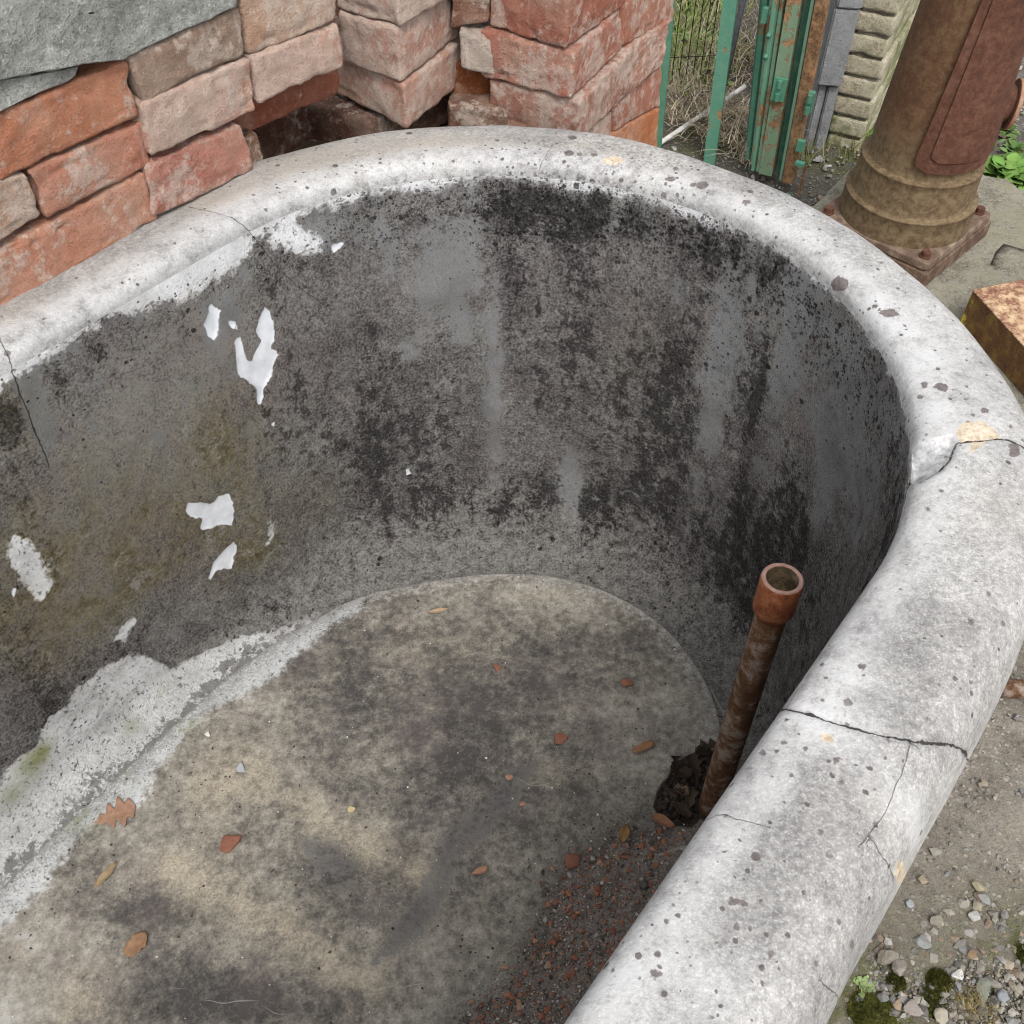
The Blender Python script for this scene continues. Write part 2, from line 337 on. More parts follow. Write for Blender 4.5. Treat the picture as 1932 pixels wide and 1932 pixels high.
def mat_paint():
    M = Mat('flaking_green_paint', .55, .4)
    oi = M.t.nodes.new('ShaderNodeObjectInfo'); base = oi.outputs['Color']; amt = oi.outputs['Alpha']
    n0 = M.noise(10, 5, .65); n1 = M.noise(55, 6, .72); n2 = M.noise(230, 4, .7)
    sv = M.noise(1, 4, .6, M.vscale(M.co, (120, 120, 9)))
    c = M.mix(M.mul(M.step(n1, .4, .65), .4), base, M.mix(.5, base, (.25, .33, .26)))
    w = M.add(M.add(M.mul(n0, .55), M.mul(n1, .40)), M.mul(sv, .2))
    r = M.step(M.add(w, M.mul(amt, .36)), .74, .79)
    rc = M.ramp(M.add(M.mul(n1, .6), M.mul(n2, .4)), [(.36, (.055, .028, .014)), (.48, (.16, .085, .04)), (.56, (.26, .16, .085)), (.68, (.48, .16, .035))])
    c = M.mix(r, c, rc)
    c = M.mix(M.mul(M.step(n2, .62, .70), .5), c, (.06, .035, .02))
    M.bump(r, -.0008, .8); M.bump(n2, .0006, .5)
    return M.done(c, M.fmix(r, .5, .9))

def mat_simple(name, col, rough=.8, var=.3, sc=60):
    M = Mat(name, rough, .25); n = M.noise(sc, 5, .65)
    c = M.mix(M.step(n, .3, .7), tuple(x*(1-var) for x in col), tuple(min(1, x*(1+var)) for x in col))
    M.bump(n, .001, .5)
    return M.done(c)
def mat_tint(name, rough=.9, var=.35, sc=220):
    M = Mat(name, rough, .2); n = M.noise(sc, 4, .7)
    t = M.attr('tint', 'Color')
    c = M.mix(M.mul(M.step(n, .35, .7), var), t, M.mix(1.0, t, (.45, .42, .4), 'MULTIPLY'))
    M.bump(n, .0012, .6)
    return M.done(c)

def mat_ground():
    M = Mat('gravelly_dirt', .95, .12)
    n0 = M.noise(3.2, 5, .6); n1 = M.noise(24, 6, .7); n2 = M.noise(130, 6, .75); n3 = M.noise(520, 4, .75)
    t = M.add(M.mul(n0, .25), M.add(M.mul(n1, .25), M.add(M.mul(n2, .28), M.mul(n3, .22))))
    c = M.ramp(t, [(.36, (.07, .061, .050)), (.44, (.155, .137, .113)), (.50, (.215, .192, .160)), (.58, (.32, .29, .245))])
    rear = M.attr('dark')  # ground turns to dark soil towards the back
    c = M.mix(M.mul(rear, .75), c, M.ramp(t, [(.38, (.03, .028, .025)), (.5, (.075, .07, .063)), (.63, (.16, .152, .14))]))
    v = M.vor(130, None, 'both'); v2 = M.vor(300, None, 'both')
    peb = M.mul(M.step(v.outputs['Distance'], .40, .25), M.math('GREATER_THAN', M.noise(60, 2, .5), .52))
    pc = M.mix(.55, M.mix(.8, v.outputs['Color'], (.3, .3, .3), 'SATURATION'), (.34, .32, .29))
    c = M.mix(M.mul(peb, .5), c, M.mix(1.0, pc, (.8, .78, .74), 'MULTIPLY'))
    c = M.mix(M.mul(M.step(v2.outputs['Distance'], .25, .1), .35), c, (.40, .38, .34))
    mo = M.math('MULTIPLY', M.attr('moss'), M.step(M.add(n1, M.mul(n2, .4)), .58, .78), True)
    c = M.mix(M.mul(mo, .9), c, M.ramp(n2, [(.35, (.035, .042, .012)), (.65, (.12, .125, .04))]))
    M.bump(n1, .008, .5); M.bump(n2, .0035, .7); M.bump(peb, .002, .6); M.bump(n3, .0012, .7)
    return M.done(c)

MR, MW, MF, MB = mat_rim(), mat_wall(), mat_floor(), mat_brick()
M_SLAB = mat_stone('grey_sandstone', (.19, .195, .18), (.30, .305, .285), (.42, .43, .405))
M_PLINTH = mat_stone('lichened_granite', (.15, .135, .10), (.28, .262, .21), (.40, .385, .33), 1.0, ((.20, .185, .085), .45))
M_CONC = mat_stone('grey_concrete', (.22, .225, .235), (.30, .305, .315), (.37, .375, .385), 1.2)
M_PILLAR = mat_stone('pale_yellow_brick', (.30, .265, .18), (.50, .45, .335), (.62, .575, .46), 1.0, ((.15, .17, .055), .8))
M_RUST_COL = mat_rust('brown_rust', [(.34, (.048, .023, .012)), (.48, (.090, .044, .021)), (.58, (.118, .062, .030)), (.70, (.165, .105, .058))], 2.0, (.17, .125, .07), .30, low=True)
M_RUST_RED = mat_rust('red_rust', [(.36, (.030, .012, .008)), (.47, (.074, .029, .017)), (.57, (.108, .044, .026)), (.7, (.17, .085, .055))], 2.2, (.16, .10, .07), .2)
M_RUST_PLATE = mat_rust('plate_rust', [(.36, (.07, .042, .030)), (.5, (.135, .090, .066)), (.64, (.215, .155, .118))], 1.0, (.36, .30, .22), .35)
M_RUST_PIPE = mat_rust('pipe_rust', [(.36, (.042, .019, .010)), (.5, (.115, .053, .022)), (.62, (.18, .092, .038)), (.74, (.30, .20, .12))], 1.8, (.42, .39, .35), .5)
M_RUST_COLLAR = mat_rust('collar_rust', [(.36, (.05, .018, .010)), (.48, (.17, .05, .018)), (.58, (.27, .085, .028)), (.72, (.36, .17, .08))], 2.2, (.30, .18, .12), .25)
M_BOX_TOP = mat_rust('rusty_box_top', [(.40, (.11, .048, .030)), (.47, (.22, .105, .068)), (.53, (.38, .245, .145)), (.60, (.50, .39, .25))], 1.6, (.62, .48, .30), .4)
M_BOX_SIDE = mat_rust('rusty_yellow_side', [(.38, (.05, .022, .012)), (.5, (.13, .062, .022)), (.62, (.22, .13, .03))], 1.0, (.20, .15, .03), .5, .6, ((.50, .38, .04), .97))
MP = mat_paint()
M_GROUND = mat_ground()
M_TINT = mat_tint('mixed_stone')
M_LEAF = mat_tint('dry_leaf', .75, .45, 160)
M_PLANT = mat_tint('leaf_green', .6, .25, 90)
M_CHIP = mat_simple('terracotta_chip', (.36, .14, .075), .9, .35, 260)
M_DARKLEAF = mat_simple('rotten_leaf', (.035, .024, .018), .6, .5, 160)
M_WIRE = mat_simple('dark_wire', (.03, .028, .025), .7)
M_CANE = mat_simple('bleached_cane', (.55, .54, .52), .7, .15)
M_IRON = mat_simple('dark_iron', (.10, .105, .115), .6)
def mat_moss():
    M = Mat('moss_clump', .95, .1); n = M.noise(300, 5, .75); n1 = M.noise(40, 4, .6)
    c = M.ramp(M.add(M.mul(n, .6), M.mul(n1, .4)), [(.36, (.02, .024, .006)), (.5, (.075, .08, .018)), (.64, (.17, .16, .045))])
    M.bump(n, .004, 1.0); return M.done(c)
M_MOSS = mat_moss()

# ------------------------------------------------------------------ ground
H = .5                                     # eye above the rim; the tub was measured in this unit
ZR = CAMZ-H                                # rim top
ZF = ZR-.5                                 # tub floor
def axis_coords(lo, hi, step, far):
    a = np.arange(lo, hi, step); e = step*1.6**np.arange(1, 20); e = np.cumsum(e); e = e[e < far]
    return np.concatenate([lo-e[::-1], a, hi+e])
def fbm2(x, y, f, seed):
    out = np.empty(len(x))
    for i in range(len(x)): out[i] = mnoise.fractal(Vector((x[i]*f, y[i]*f, seed)), 1.0, 2.0, 4)
    return out
gx, gy = axis_coords(-.3, 1.5, .014, 150), axis_coords(.05, 3.2, .016, 150)
GX, GY = np.meshgrid(gx, gy); gxf, gyf = GX.ravel(), GY.ravel()
gz = fbm2(gxf, gyf, 4.0, 1.3)*.008+fbm2(gxf, gyf, 22.0, 5.1)*.004
near = np.hypot(gxf-.6, gyf-1.4) < 2.6; gz = np.where(near, gz, gz*.3)
nx, ny = len(gx), len(gy)
gf = [(j*nx+i, j*nx+i+1, (j+1)*nx+i+1, (j+1)*nx+i) for j in range(ny-1) for i in range(nx-1)]
ground = tag(mesh_obj('ground', np.stack([gxf, gyf, gz], -1), gf, M_GROUND), kind='structure')
def smooth(v, lo, hi):
    t = np.clip((v-lo)/(hi-lo), 0, 1); return t*t*(3-2*t)
def gblob(c, r): return np.exp(-((gxf-c[0])**2+(gyf-c[1])**2)/(r*r))
fattr(ground.data, 'dark', np.clip(smooth(gyf, 1.35, 1.7), 0, 1))
mo = sum(gblob(at_z(x, y, 0), r) for x, y, r in [(1340, 260, .10), (1640, 1920, .10), (1560, 300, .05), (1932, 1800, .06), (1620, 285, .10)])
fattr(ground.data, 'moss', np.clip(mo, 0, 1))

# ------------------------------------------------------------------ the marble tub
TH = math.radians(52.5); DIR = np.array([math.cos(TH), math.sin(TH)]); NOR = np.array([-DIR[1], DIR[0]])
CC = (np.array([-.0205, 1.167])+.018*DIR+.018*NOR)*H; RAD = .612*H; LEN = .80
def outline():
    """stations along the inner lip: plan position, outward normal, end-ness; dense where the tub is seen"""
    P, N, E, S = [], [], [], []
    def push(p, n, e, s): P.append(p); N.append(n); E.append(e); S.append(s)
    d1 = .0022
    s = 0.0
    a = np.concatenate([np.linspace(-LEN, -.42, 26)[:-1], np.arange(-.42, 0, d1)])       # near side, towards the far end
    for q in a: push(CC+DIR*q-NOR*RAD, -NOR, 0, q)
    nth = int(math.pi*RAD/d1)
    for k in range(nth+1):
        th = -math.pi/2+math.pi*k/nth
        n = DIR*math.cos(th)+NOR*math.sin(th); push(CC+n*RAD, n, max(0, math.cos(th)), RAD*(th+math.pi/2))
    a = np.concatenate([np.arange(0, -.45, -d1)[1:], np.linspace(-.45, -LEN, 24)])
    for q in a: push(CC+DIR*q+NOR*RAD, NOR, 0, math.pi*RAD-q)
    for k in range(1, 40):
        th = math.pi/2+math.pi*k/40
        n = DIR*math.cos(th)+NOR*math.sin(th); push(CC-DIR*LEN+n*RAD, n, abs(math.cos(th)), math.pi*RAD+LEN+RAD*math.pi*k/40)
    return np.array(P), np.array(N), np.array(E), np.array(S)
OP, ON, OE, OS = outline(); NU = len(OP)
E1 = np.clip(OE, 0, 1)
PHI = np.degrees(np.arctan2(((OP-CC)@NOR)/RAD, np.where(np.abs(ON@DIR) > 1e-6, (ON@DIR), 0)))
inset_tot = np.interp(PHI, [-180, -120, -90, -54, -38, -20, 0, 27, 46, 60, 72, 90, 120, 180], [.15, .13, .115, .124, .139, .155, .180, .208, .214, .204, .184, .128, .10, .15])
_al = (OP-CC)@DIR; _left = (ON@NOR > .99)
inset_tot = np.where(_left, np.interp(_al, [-.8, -.28, -.14, -.06, 0], [.10, .066, .060, .085, .128]), inset_tot)
_k = np.ones(41)/41; inset_tot = np.convolve(np.concatenate([inset_tot[-20:], inset_tot, inset_tot[:20]]), _k, 'valid')*H
ZLIP = -.036
def wall_ring(z):                                        # z in H units below the rim
    k = np.clip((ZLIP-z)/(1.0+ZLIP), 0, 1)
    rc = np.clip(inset_tot/H*1.0, .09, .20)
    kk = np.clip((-(1.0-rc)-z)/rc, 0, 1)
    extra = rc*(1-np.sqrt(np.clip(1-kk*kk, 0, 1)))*.75
    base = inset_tot/H-rc*.75
    ins = base*k**1.25+extra
    return OP-ON*(ins*H)[:, None], z
wall_z = np.concatenate([np.linspace(ZLIP, -.86, 122), -.86-.14*np.sin(np.linspace(0, math.pi/2, 40)[1:])])
WV = np.zeros((len(wall_z), NU, 3))
for i, z in enumerate(wall_z):
    p, zz = wall_ring(z); WV[i, :, :2] = p; WV[i, :, 2] = ZR+z*H
def ring_faces(nv, nu, close=True, flip=False):
    f = []
    for i in range(nv-1):
        for j in range(nu if close else nu-1):
            k = (j+1) % nu
            q = (i*nu+j, i*nu+k, (i+1)*nu+k, (i+1)*nu+j); f.append(q[::-1] if flip else q)
    return f
# rim profile: (outward, z), inner lip -> over the top -> underside of the roll
prof = np.array([(0, -.036), (.001, -.027), (.006, -.014), (.015, -.006), (.029, -.0015), (.055, .001), (.095, .0015), (.125, -.001), (.150, -.009), (.171, -.026), (.187, -.056),
                 (.196, -.098), (.201, -.140), (.197, -.185), (.184, -.222), (.162, -.25), (.145, -.275), (.14, -.30)])
def resample(pts, step):
    d = np.concatenate([[0], np.cumsum(np.hypot(*np.diff(pts, axis=0).T))]); n = int(d[-1]/step)
    t = np.linspace(0, d[-1], n)
    # smooth (catmull-like through cubic hermite)
    m = np.gradient(pts, d, axis=0); out = []
    for tt in t:
        i = min(np.searchsorted(d, tt, 'right')-1, len(d)-2); h = d[i+1]-d[i]; u = (tt-d[i])/h
        out.append((2*u**3-3*u*u+1)*pts[i]+(u**3-2*u*u+u)*h*m[i]+(-2*u**3+3*u*u)*pts[i+1]+(u**3-u*u)*h*m[i+1])
    return np.array(out)
rp = resample(prof, .0046)
RIMW = np.interp(PHI, [-180, -75, -58, -48, -38, -28, -15, 0, 12, 25, 40, 60, 80, 180], [1, 1, 1, .95, .87, .81, .78, .80, .87, .93, .98, 1.02, 1.04, 1.0])
RV = np.zeros((len(rp), NU, 3))
for i, (d, z) in enumerate(rp):
    RV[i, :, :2] = OP+ON*(d*H*RIMW)[:, None]; RV[i, :, 2] = ZR+z*H
# floor: rings shrinking to the tub's centre line
seg_a = np.clip((OP-CC)@DIR, -LEN, 0); medial = CC+DIR*seg_a[:, None]
fo = WV[-1, :, :2]; rho = 1-np.linspace(0, 1, 76)*1.0
FV = np.zeros((len(rho), NU, 3))
for i, r in enumerate(rho):
    FV[i, :, :2] = medial+(fo-medial)*r; FV[i, :, 2] = ZF-.004*(1-r**2)

def grid_normals(V):
    du = np.roll(V, -1, 1)-np.roll(V, 1, 1); dv = np.gradient(V, axis=0)
    n = np.cross(du, dv); l = np.linalg.norm(n, axis=-1, keepdims=True); return n/np.maximum(l, 1e-12)
class Surf:
    """finds the surface point that shows at a photo pixel, and measures masks on the surface itself"""
    def __init__(s, V, flip):
        s.V = V; s.N = grid_normals(V)*flip
        s.px = project(V); s.face = (s.N*(EYE-V)).sum(-1) > 0
        s.depth = (V-EYE)@FWD; s.p = V.reshape(-1, 3)
    def hit(s, x, y):
        d = np.hypot(s.px[..., 0]-x, s.px[..., 1]-y); d = np.where(s.face & (s.depth > .1), d, 1e9)
        i = np.unravel_index(np.argmin(d), d.shape); q = s.V[i]; n = s.N[i]
        h = EYE+ray(x, y)*(np.dot(q-EYE, n)/min(-1e-6, np.dot(ray(x, y), n)) if d[i] < 60 else (q-EYE)@FWD)
        if np.linalg.norm(h-q) > .03: h = q
        return h, n, s.depth[i]
    def blob(s, x, y, sx, sy):
        """soft patch: centre and half sizes as seen; tall = along gravity on the surface"""
        c, n, dep = s.hit(x, y)
        up = np.array([0, 0, 1.0])-n*n[2]; l = np.linalg.norm(up)
        up = up/l if l > .3 else (lambda v: v/np.linalg.norm(v))(np.cross(n, np.array([1.0, 0, 0])))
        side = np.cross(up, n)
        q = c+up*.02; e = project(np.stack([c, q])); ky = max(.25, np.linalg.norm(e[1]-e[0])/(FPX*.02/dep))
        q = c+side*.02; e = project(np.stack([c, q])); kx = max(.25, np.linalg.norm(e[1]-e[0])/(FPX*.02/dep))
        rx, ry = sx*dep/FPX/kx, sy*dep/FPX/ky
        d = s.p-c
        return np.exp(-((d@side)/rx)**2-((d@up)/ry)**2-((d@n)/.06)**2)
    def local(s, pts):
        hp = [s.hit(x, y) for x, y in pts]; P = np.array([h[0] for h in hp]); n = np.mean([h[1] for h in hp], 0); n /= np.linalg.norm(n)
        a = np.cross(n, [0, 0, 1.0]);
        if np.linalg.norm(a) < .3: a = np.cross(n, [0, 1.0, 0])
        a /= np.linalg.norm(a); b = np.cross(n, a); c = P.mean(0)
        return P, c, a, b, n
    def poly(s, pts):
        """signed distance (m, + inside) to an outline lying on the surface"""
        P, c, a, b, n = s.local(pts)
        q = np.stack([(P-c)@a, (P-c)@b], -1); r = np.abs(q).max()+.03
        out = np.full(len(s.p), -.05); d = s.p-c
        m = (np.abs(d@a) < r+.02) & (np.abs(d@b) < r+.02) & (np.abs(d@n) < .5*r+.04)
        X = np.stack([(d[m])@a, (d[m])@b], -1); best = np.full(len(X), 1e9); ins = np.zeros(len(X), bool)
        for i in range(len(q)):
            A, B = q[i], q[(i+1) % len(q)]; e = B-A; w = X-A
            t = np.clip((w@e)/max(e@e, 1e-12), 0, 1); best = np.minimum(best, np.hypot(*(w-t[:, None]*e).T))
            c1 = (A[1] <= X[:, 1]) != (B[1] <= X[:, 1])
            xi = A[0]+(X[:, 1]-A[1])/(B[1]-A[1] if abs(B[1]-A[1]) > 1e-12 else 1e-12)*(B[0]-A[0])
            ins ^= c1 & (X[:, 0] < xi)
        out[m] = np.clip(np.where(ins, best, -best), -.05, .05); return out
    def line(s, pts):
        """(distance, signed distance) to a broken line on the surface"""
        P = np.array([s.hit(x, y)[0] for x, y in pts]); Nn = np.array([s.hit(x, y)[1] for x, y in pts])
        best = np.full(len(s.p), 9.); sg = np.zeros(len(s.p))
        for i in range(len(P)-1):
            A, e = P[i], P[i+1]-P[i]; w = s.p-A; t = np.clip((w@e)/max(e@e, 1e-12), 0, 1)
            dv = w-t[:, None]*e; d = np.linalg.norm(dv, axis=1); side = dv@np.cross(Nn[i], e/np.linalg.norm(e))
            m = d < best; best[m] = d[m]; sg[m] = side[m]
        return best, sg
def signed_crack(S, cracks):
    near = np.full(len(S.p), 9.); side = np.full(len(S.p), .05); w = np.zeros(len(S.p))
    for pts, width in cracks:
        d, sg = S.line(pts); m = d < near
        near[m] = d[m]; side[m] = np.clip(sg[m], -.05, .05); w[m] = width
    return near, side, w
def Z5(*p): return [(x*.3906, y*.3906+452.8) for x, y in p]          # readings taken in an enlarged crop of the photo
def F5(*p): return [(x*.4297, y*.4297+1132) for x, y in p]
def F6(*p): return [(x*.4923+679.3, y*.4923+981) for x, y in p]

tub = empty('marble_bathtub', (float(CC[0]), float(CC[1]), 0.0), 'old white marble bathtub with a rounded end, lichen spotted rolled rim and stained inside', 'bathtub')
# --- rim
S = Surf(RV, 1.0)
if (S.N[10, NU//2][2]) < 0: S = Surf(RV, -1.0)
r_flip = (np.cross(RV[1, 1]-RV[1, 0], RV[2, 0]-RV[1, 0])@S.N[1, 0]) < 0
cracks = [([(1468, 1332), (1500, 1338), (1560, 1356), (1620, 1375), (1680, 1390), (1740, 1401), (1800, 1408), (1838, 1440)], .00095),
          ([(1700, 925), (1735, 908), (1775, 885), (1798, 858), (1806, 836), (1850, 832), (1893, 828), (1940, 850)], .0008),
          ([(372, 394), (400, 399), (428, 408), (452, 420), (470, 436)], .00045),
          ([(1716, 1408), (1708, 1440), (1692, 1478), (1680, 1510), (1660, 1545), (1636, 1580)], .00022),
          ([(1340, 1538), (1380, 1540), (1425, 1552)], .00022),
          ([(1640, 1575), (1660, 1610), (1685, 1655)], .00022), ([(1560, 1860), (1585, 1890), (1610, 1905)], .00022),
          ([(1040, 275), (1030, 292), (1018, 318)], .00022), ([(0, 640), (12, 665), (22, 690)], .0004)]
near, side, cw = signed_crack(S, cracks)
chip = S.poly([(1708, 846), (1735, 838), (1765, 832), (1800, 824), (1806, 838), (1797, 862), (1778, 884), (1750, 900), (1722, 912), (1700, 926), (1690, 900)])
V = RV.reshape(-1, 3).copy(); Nf = S.N.reshape(-1, 3)
groove = np.exp(-(near/.0022)**2)*np.clip(cw/.0016, 0, 1)*.0028
V -= Nf*groove[:, None]
V[:, 2] -= (smooth(chip, -.001, .0012)*.005+smooth(chip, -.001, .016)*.010)*np.repeat(smooth(-rp[:, 1], .0345, .012)*(rp[:, 0] < .1)+(rp[:, 0] >= .1), NU)
# the broken lengths of rim no longer sit flush
s1, d1_ = S.line(cracks[0][0])[::-1]; s2, d2_ = S.line(cracks[1][0])[::-1]
along_first = (V[:, :2]-CC)@DIR
for i in range(len(V)):
    pass
lump = np.array([mnoise.fractal(Vector((p[0]*9, p[1]*9, p[2]*9)), 1.0, 2.0, 3) for p in V])*.0016
V += Nf*(lump*np.repeat(np.where(rp[:, 0] < .1, smooth(-rp[:, 1], .035, .012), 1.0), NU))[:, None]
rim = mesh_obj('rim', V, ring_faces(len(rp), NU, True, r_flip), MR); keep_world(rim, tub)
me = rim.data
def blobs(S, L): return np.clip(sum(v*S.blob(x, y, sx, sy) for x, y, sx, sy, v in L), 0, 1)
fattr(me, 'crack_near', np.clip(near, 0, .05)); fattr(me, 'crack_side', side); fattr(me, 'crack_w', cw); fattr(me, 'chip', chip)
tprof = np.repeat(np.linspace(0, 1, len(rp)), NU)
pd = np.repeat(rp[:, 0], NU); pz = np.repeat(rp[:, 1], NU)
fattr(me, 'beige', np.clip(blobs(S, [(60, 610, 120, 60, .8), (230, 530, 120, 50, .9), (420, 380, 120, 40, 1.0), (620, 310, 140, 40, 1.0), (840, 275, 140, 25, .9), (1080, 285, 150, 25, .45), (1300, 350, 120, 40, .3), (1900, 960, 60, 60, .2), (1640, 1520, 60, 60, .15)])*smooth(pd, .02, .06), 0, 1))
near_in = smooth(.075-pd, 0, .04)
fattr(me, 'white', np.clip(near_in*.6+blobs(S, [(1780, 720, 110, 150, .6), (1500, 430, 120, 60, .35), (1700, 600, 120, 90, .4), (1600, 1300, 60, 50, .6), (1560, 1380, 80, 50, .5), (1730, 1560, 40, 90, .6), (1300, 1850, 140, 100, .4)]), 0, 1))
fattr(me, 'lichen', np.clip(blobs(S, [(1250, 310, 230, 60, .9), (1480, 400, 180, 80, .7), (1750, 640, 150, 130, .55), (900, 285, 220, 40, .6), (620, 330, 150, 40, .3), (1820, 800, 90, 60, .6), (1440, 1720, 160, 110, 1.0), (1300, 1800, 160, 130, .9), (1600, 1500, 120, 120, .55), (1740, 1250, 110, 100, .45), (1800, 1050, 100, 90, .25)]), 0, 1))
hi_end = np.repeat(E1[None, :], len(rp), 0).ravel()
fattr(me, 'speck', np.clip(smooth(-pz, .014, .036)*smooth(.02-pd, 0, .012)*.6*np.repeat(smooth(np.tile(PHI, 1)[None, :], 110, 60), len(rp), 0).ravel()+blobs(S, [(1280, 300, 160, 30, .55), (1080, 270, 140, 25, .5), (700, 300, 120, 30, .35), (1120, 330, 200, 25, .3), (1850, 1010, 60, 70, .12), (1560, 440, 110, 50, .3)]), 0, 1))
disc = lambda x, y, rx, ry, k=9, ph=.3: [(x+rx*math.cos(ph+6.283*i/k)*random.uniform(.85, 1.12), y+ry*math.sin(ph+6.283*i/k)*random.uniform(.85, 1.12)) for i in range(k)]
bl = np.full(len(V), -.05)
for a in [(1585, 537, 19, 15), (1677, 590, 20, 9), (1566, 590, 6, 9), (1265, 337, 12, 5), (1408, 382, 9, 4), (1745, 727, 8, 7), (1776, 731, 14, 9), (1738, 751, 6, 5), (1912, 850, 12, 17), (1857, 775, 7, 7),
          (1579, 1435, 10, 9), (1415, 1750, 9, 7), (1385, 1699, 14, 9), (1406, 1703, 9, 8), (1236, 1838, 11, 10), (1454, 1800, 8, 9), (1548, 1570, 6, 7), (1484, 1356, 6, 5), (1438, 1420, 8, 7), (1651, 1555, 5, 7), (1541, 1820, 6, 8), (1610, 1784, 5, 9), (1567, 1750, 5, 7), (1627, 1258, 9, 7), (1676, 1395, 6, 6), (1750, 960, 5, 5), (1830, 1175, 8, 6), (1432, 1700, 6, 5), (1350, 1775, 5, 6)]:
    bl = np.maximum(bl, S.poly(disc(*a)))
fattr(me, 'blot', bl)
oc = S.poly([(1803, 812), (1822, 797), (1848, 796), (1866, 806), (1888, 826), (1866, 830), (1842, 850), (1826, 860), (1832, 838), (1806, 834)])
for a in [(1700, 1648, 12, 24), (1560, 1393, 13, 11), (1155, 302, 20, 8)]: oc = np.maximum(oc, S.poly(disc(*a)))
fattr(me, 'ochre', oc)
# --- inner wall
S = Surf(WV, 1.0)
mid = S.N[60, NU//2]
if mid@(np.append(CC, ZR)-WV[60, NU//2]) < 0: S = Surf(WV, -1.0)
w_flip = (np.cross(WV[1, 1]-WV[1, 0], WV[2, 0]-WV[1, 0])@S.N[1, 0]) < 0
near, side, cw = signed_crack(S, [([(468, 436), (490, 460), (520, 500), (560, 540), (620, 580)], .00035), ([(22, 690), (35, 730), (50, 770), (65, 810), (90, 870)], .0006)])
V = WV.reshape(-1, 3).copy(); Nf = S.N.reshape(-1, 3)
rough = np.array([mnoise.fractal(Vector((p[0]*26, p[1]*26, p[2]*26)), 1.0, 2.0, 5) for p in V])*.0013
fade = np.repeat(smooth(-wall_z, .06, .12)*smooth(wall_z, -1.0, -.95), NU)
flakes = [Z5((1015, 300), (1070, 340), (1055, 400), (1050, 470), (1030, 485), (1005, 460), (985, 405), (1005, 375)),
          Z5((1280, 318), (1305, 345), (1330, 440), (1330, 470), (1310, 520), (1350, 550), (1325, 600), (1310, 660), (1275, 720), (1265, 790), (1245, 800), (1240, 720), (1210, 690), (1150, 650), (1145, 600), (1135, 480), (1165, 470), (1195, 580), (1215, 595), (1250, 520), (1265, 490), (1240, 445), (1250, 390)),
          Z5((905, 1270), (950, 1265), (1000, 1275), (1030, 1270), (1060, 1240), (1110, 1225), (1125, 1270), (1135, 1300), (1125, 1380), (1060, 1380), (985, 1405), (970, 1390), (985, 1350), (920, 1340), (895, 1310)),
          Z5((1135, 1455), (1150, 1500), (1130, 1530), (1120, 1590), (1070, 1590), (1040, 1600), (1020, 1645), (1005, 1640), (1030, 1560), (1080, 1500)),
          Z5((1105, 385), (1140, 400), (1145, 430), (1110, 430)), Z5((1265, 862), (1290, 865), (1285, 878), (1265, 875)), Z5((1312, 880), (1328, 885), (1325, 902), (1312, 898)),
          Z5((55, 1690), (75, 1680), (78, 1720), (60, 1740)), [(625, 462), (650, 455), (640, 472), (626, 476)], [(766, 884), (776, 882), (774, 894), (767, 896)]]
fk = np.full(len(V), -.05)
for f in flakes: fk = np.maximum(fk, S.poly(f))
bares = [Z5((60, 1430), (150, 1455), (190, 1510), (210, 1560), (240, 1640), (270, 1650), (240, 1690), (190, 1745), (150, 1690), (90, 1670), (75, 1600), (35, 1580), (40, 1520)),
         Z5((1300, 1350), (1330, 1345), (1322, 1440), (1295, 1460)), Z5((640, 1805), (655, 1850), (600, 1932), (550, 1935), (600, 1860)),
         [(-60, 1515), (0, 1476), (26, 1433), (69, 1407), (90, 1351), (125, 1334), (129, 1308), (159, 1287), (189, 1261), (240, 1233), (275, 1237), (326, 1261), (430, 1209), (520, 1185), (600, 1155), (600, 1195), (430, 1300), (300, 1420), (150, 1560), (0, 1700), (-60, 1740)],
         ]
ba = np.full(len(V), -.05)
for f in bares: ba = np.maximum(ba, S.poly(f))
V += Nf*(rough*fade*(1-.8*smooth(np.maximum(fk, ba), -.001, .003)))[:, None]
V -= Nf*(smooth(fk, -.001, .001)*.0012+np.exp(-(near/.002)**2)*np.clip(cw/.001, 0, 1)*.002)[:, None]
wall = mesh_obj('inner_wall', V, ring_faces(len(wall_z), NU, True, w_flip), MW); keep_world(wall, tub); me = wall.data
fattr(me, 'crack_near', np.clip(near, 0, .05)); fattr(me, 'crack_side', side); fattr(me, 'crack_w', cw); fattr(me, 'flake', fk); fattr(me, 'bare', ba)
fattr(me, 'along', np.tile(OS, len(wall_z))); fattr(me, 'height', np.repeat(wall_z*H, NU))
fattr(me, 'whiteband', np.maximum((np.repeat((wall_z+.051)*H, NU)-.006*np.tile(smooth(-PHI, -5, 25), len(wall_z))), np.maximum(S.poly([(505, 432), (560, 428), (600, 455), (604, 474), (545, 472), (515, 460)]), S.poly([(-80, 720), (0, 665), (240, 540), (420, 435), (470, 425), (478, 450), (470, 485), (430, 520), (395, 540), (300, 578), (205, 608), (95, 658), (50, 700), (0, 715), (-80, 760)]))))
top_ = np.repeat(smooth(wall_z, -.15, -.035), NU)
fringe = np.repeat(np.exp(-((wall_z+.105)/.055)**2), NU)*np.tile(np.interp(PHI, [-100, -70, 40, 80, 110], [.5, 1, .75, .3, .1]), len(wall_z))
def runs(L): return np.clip(sum(v*np.exp(-(S.line(p)[0]/w)**2) for p, w, v in L), 0, 1.2)
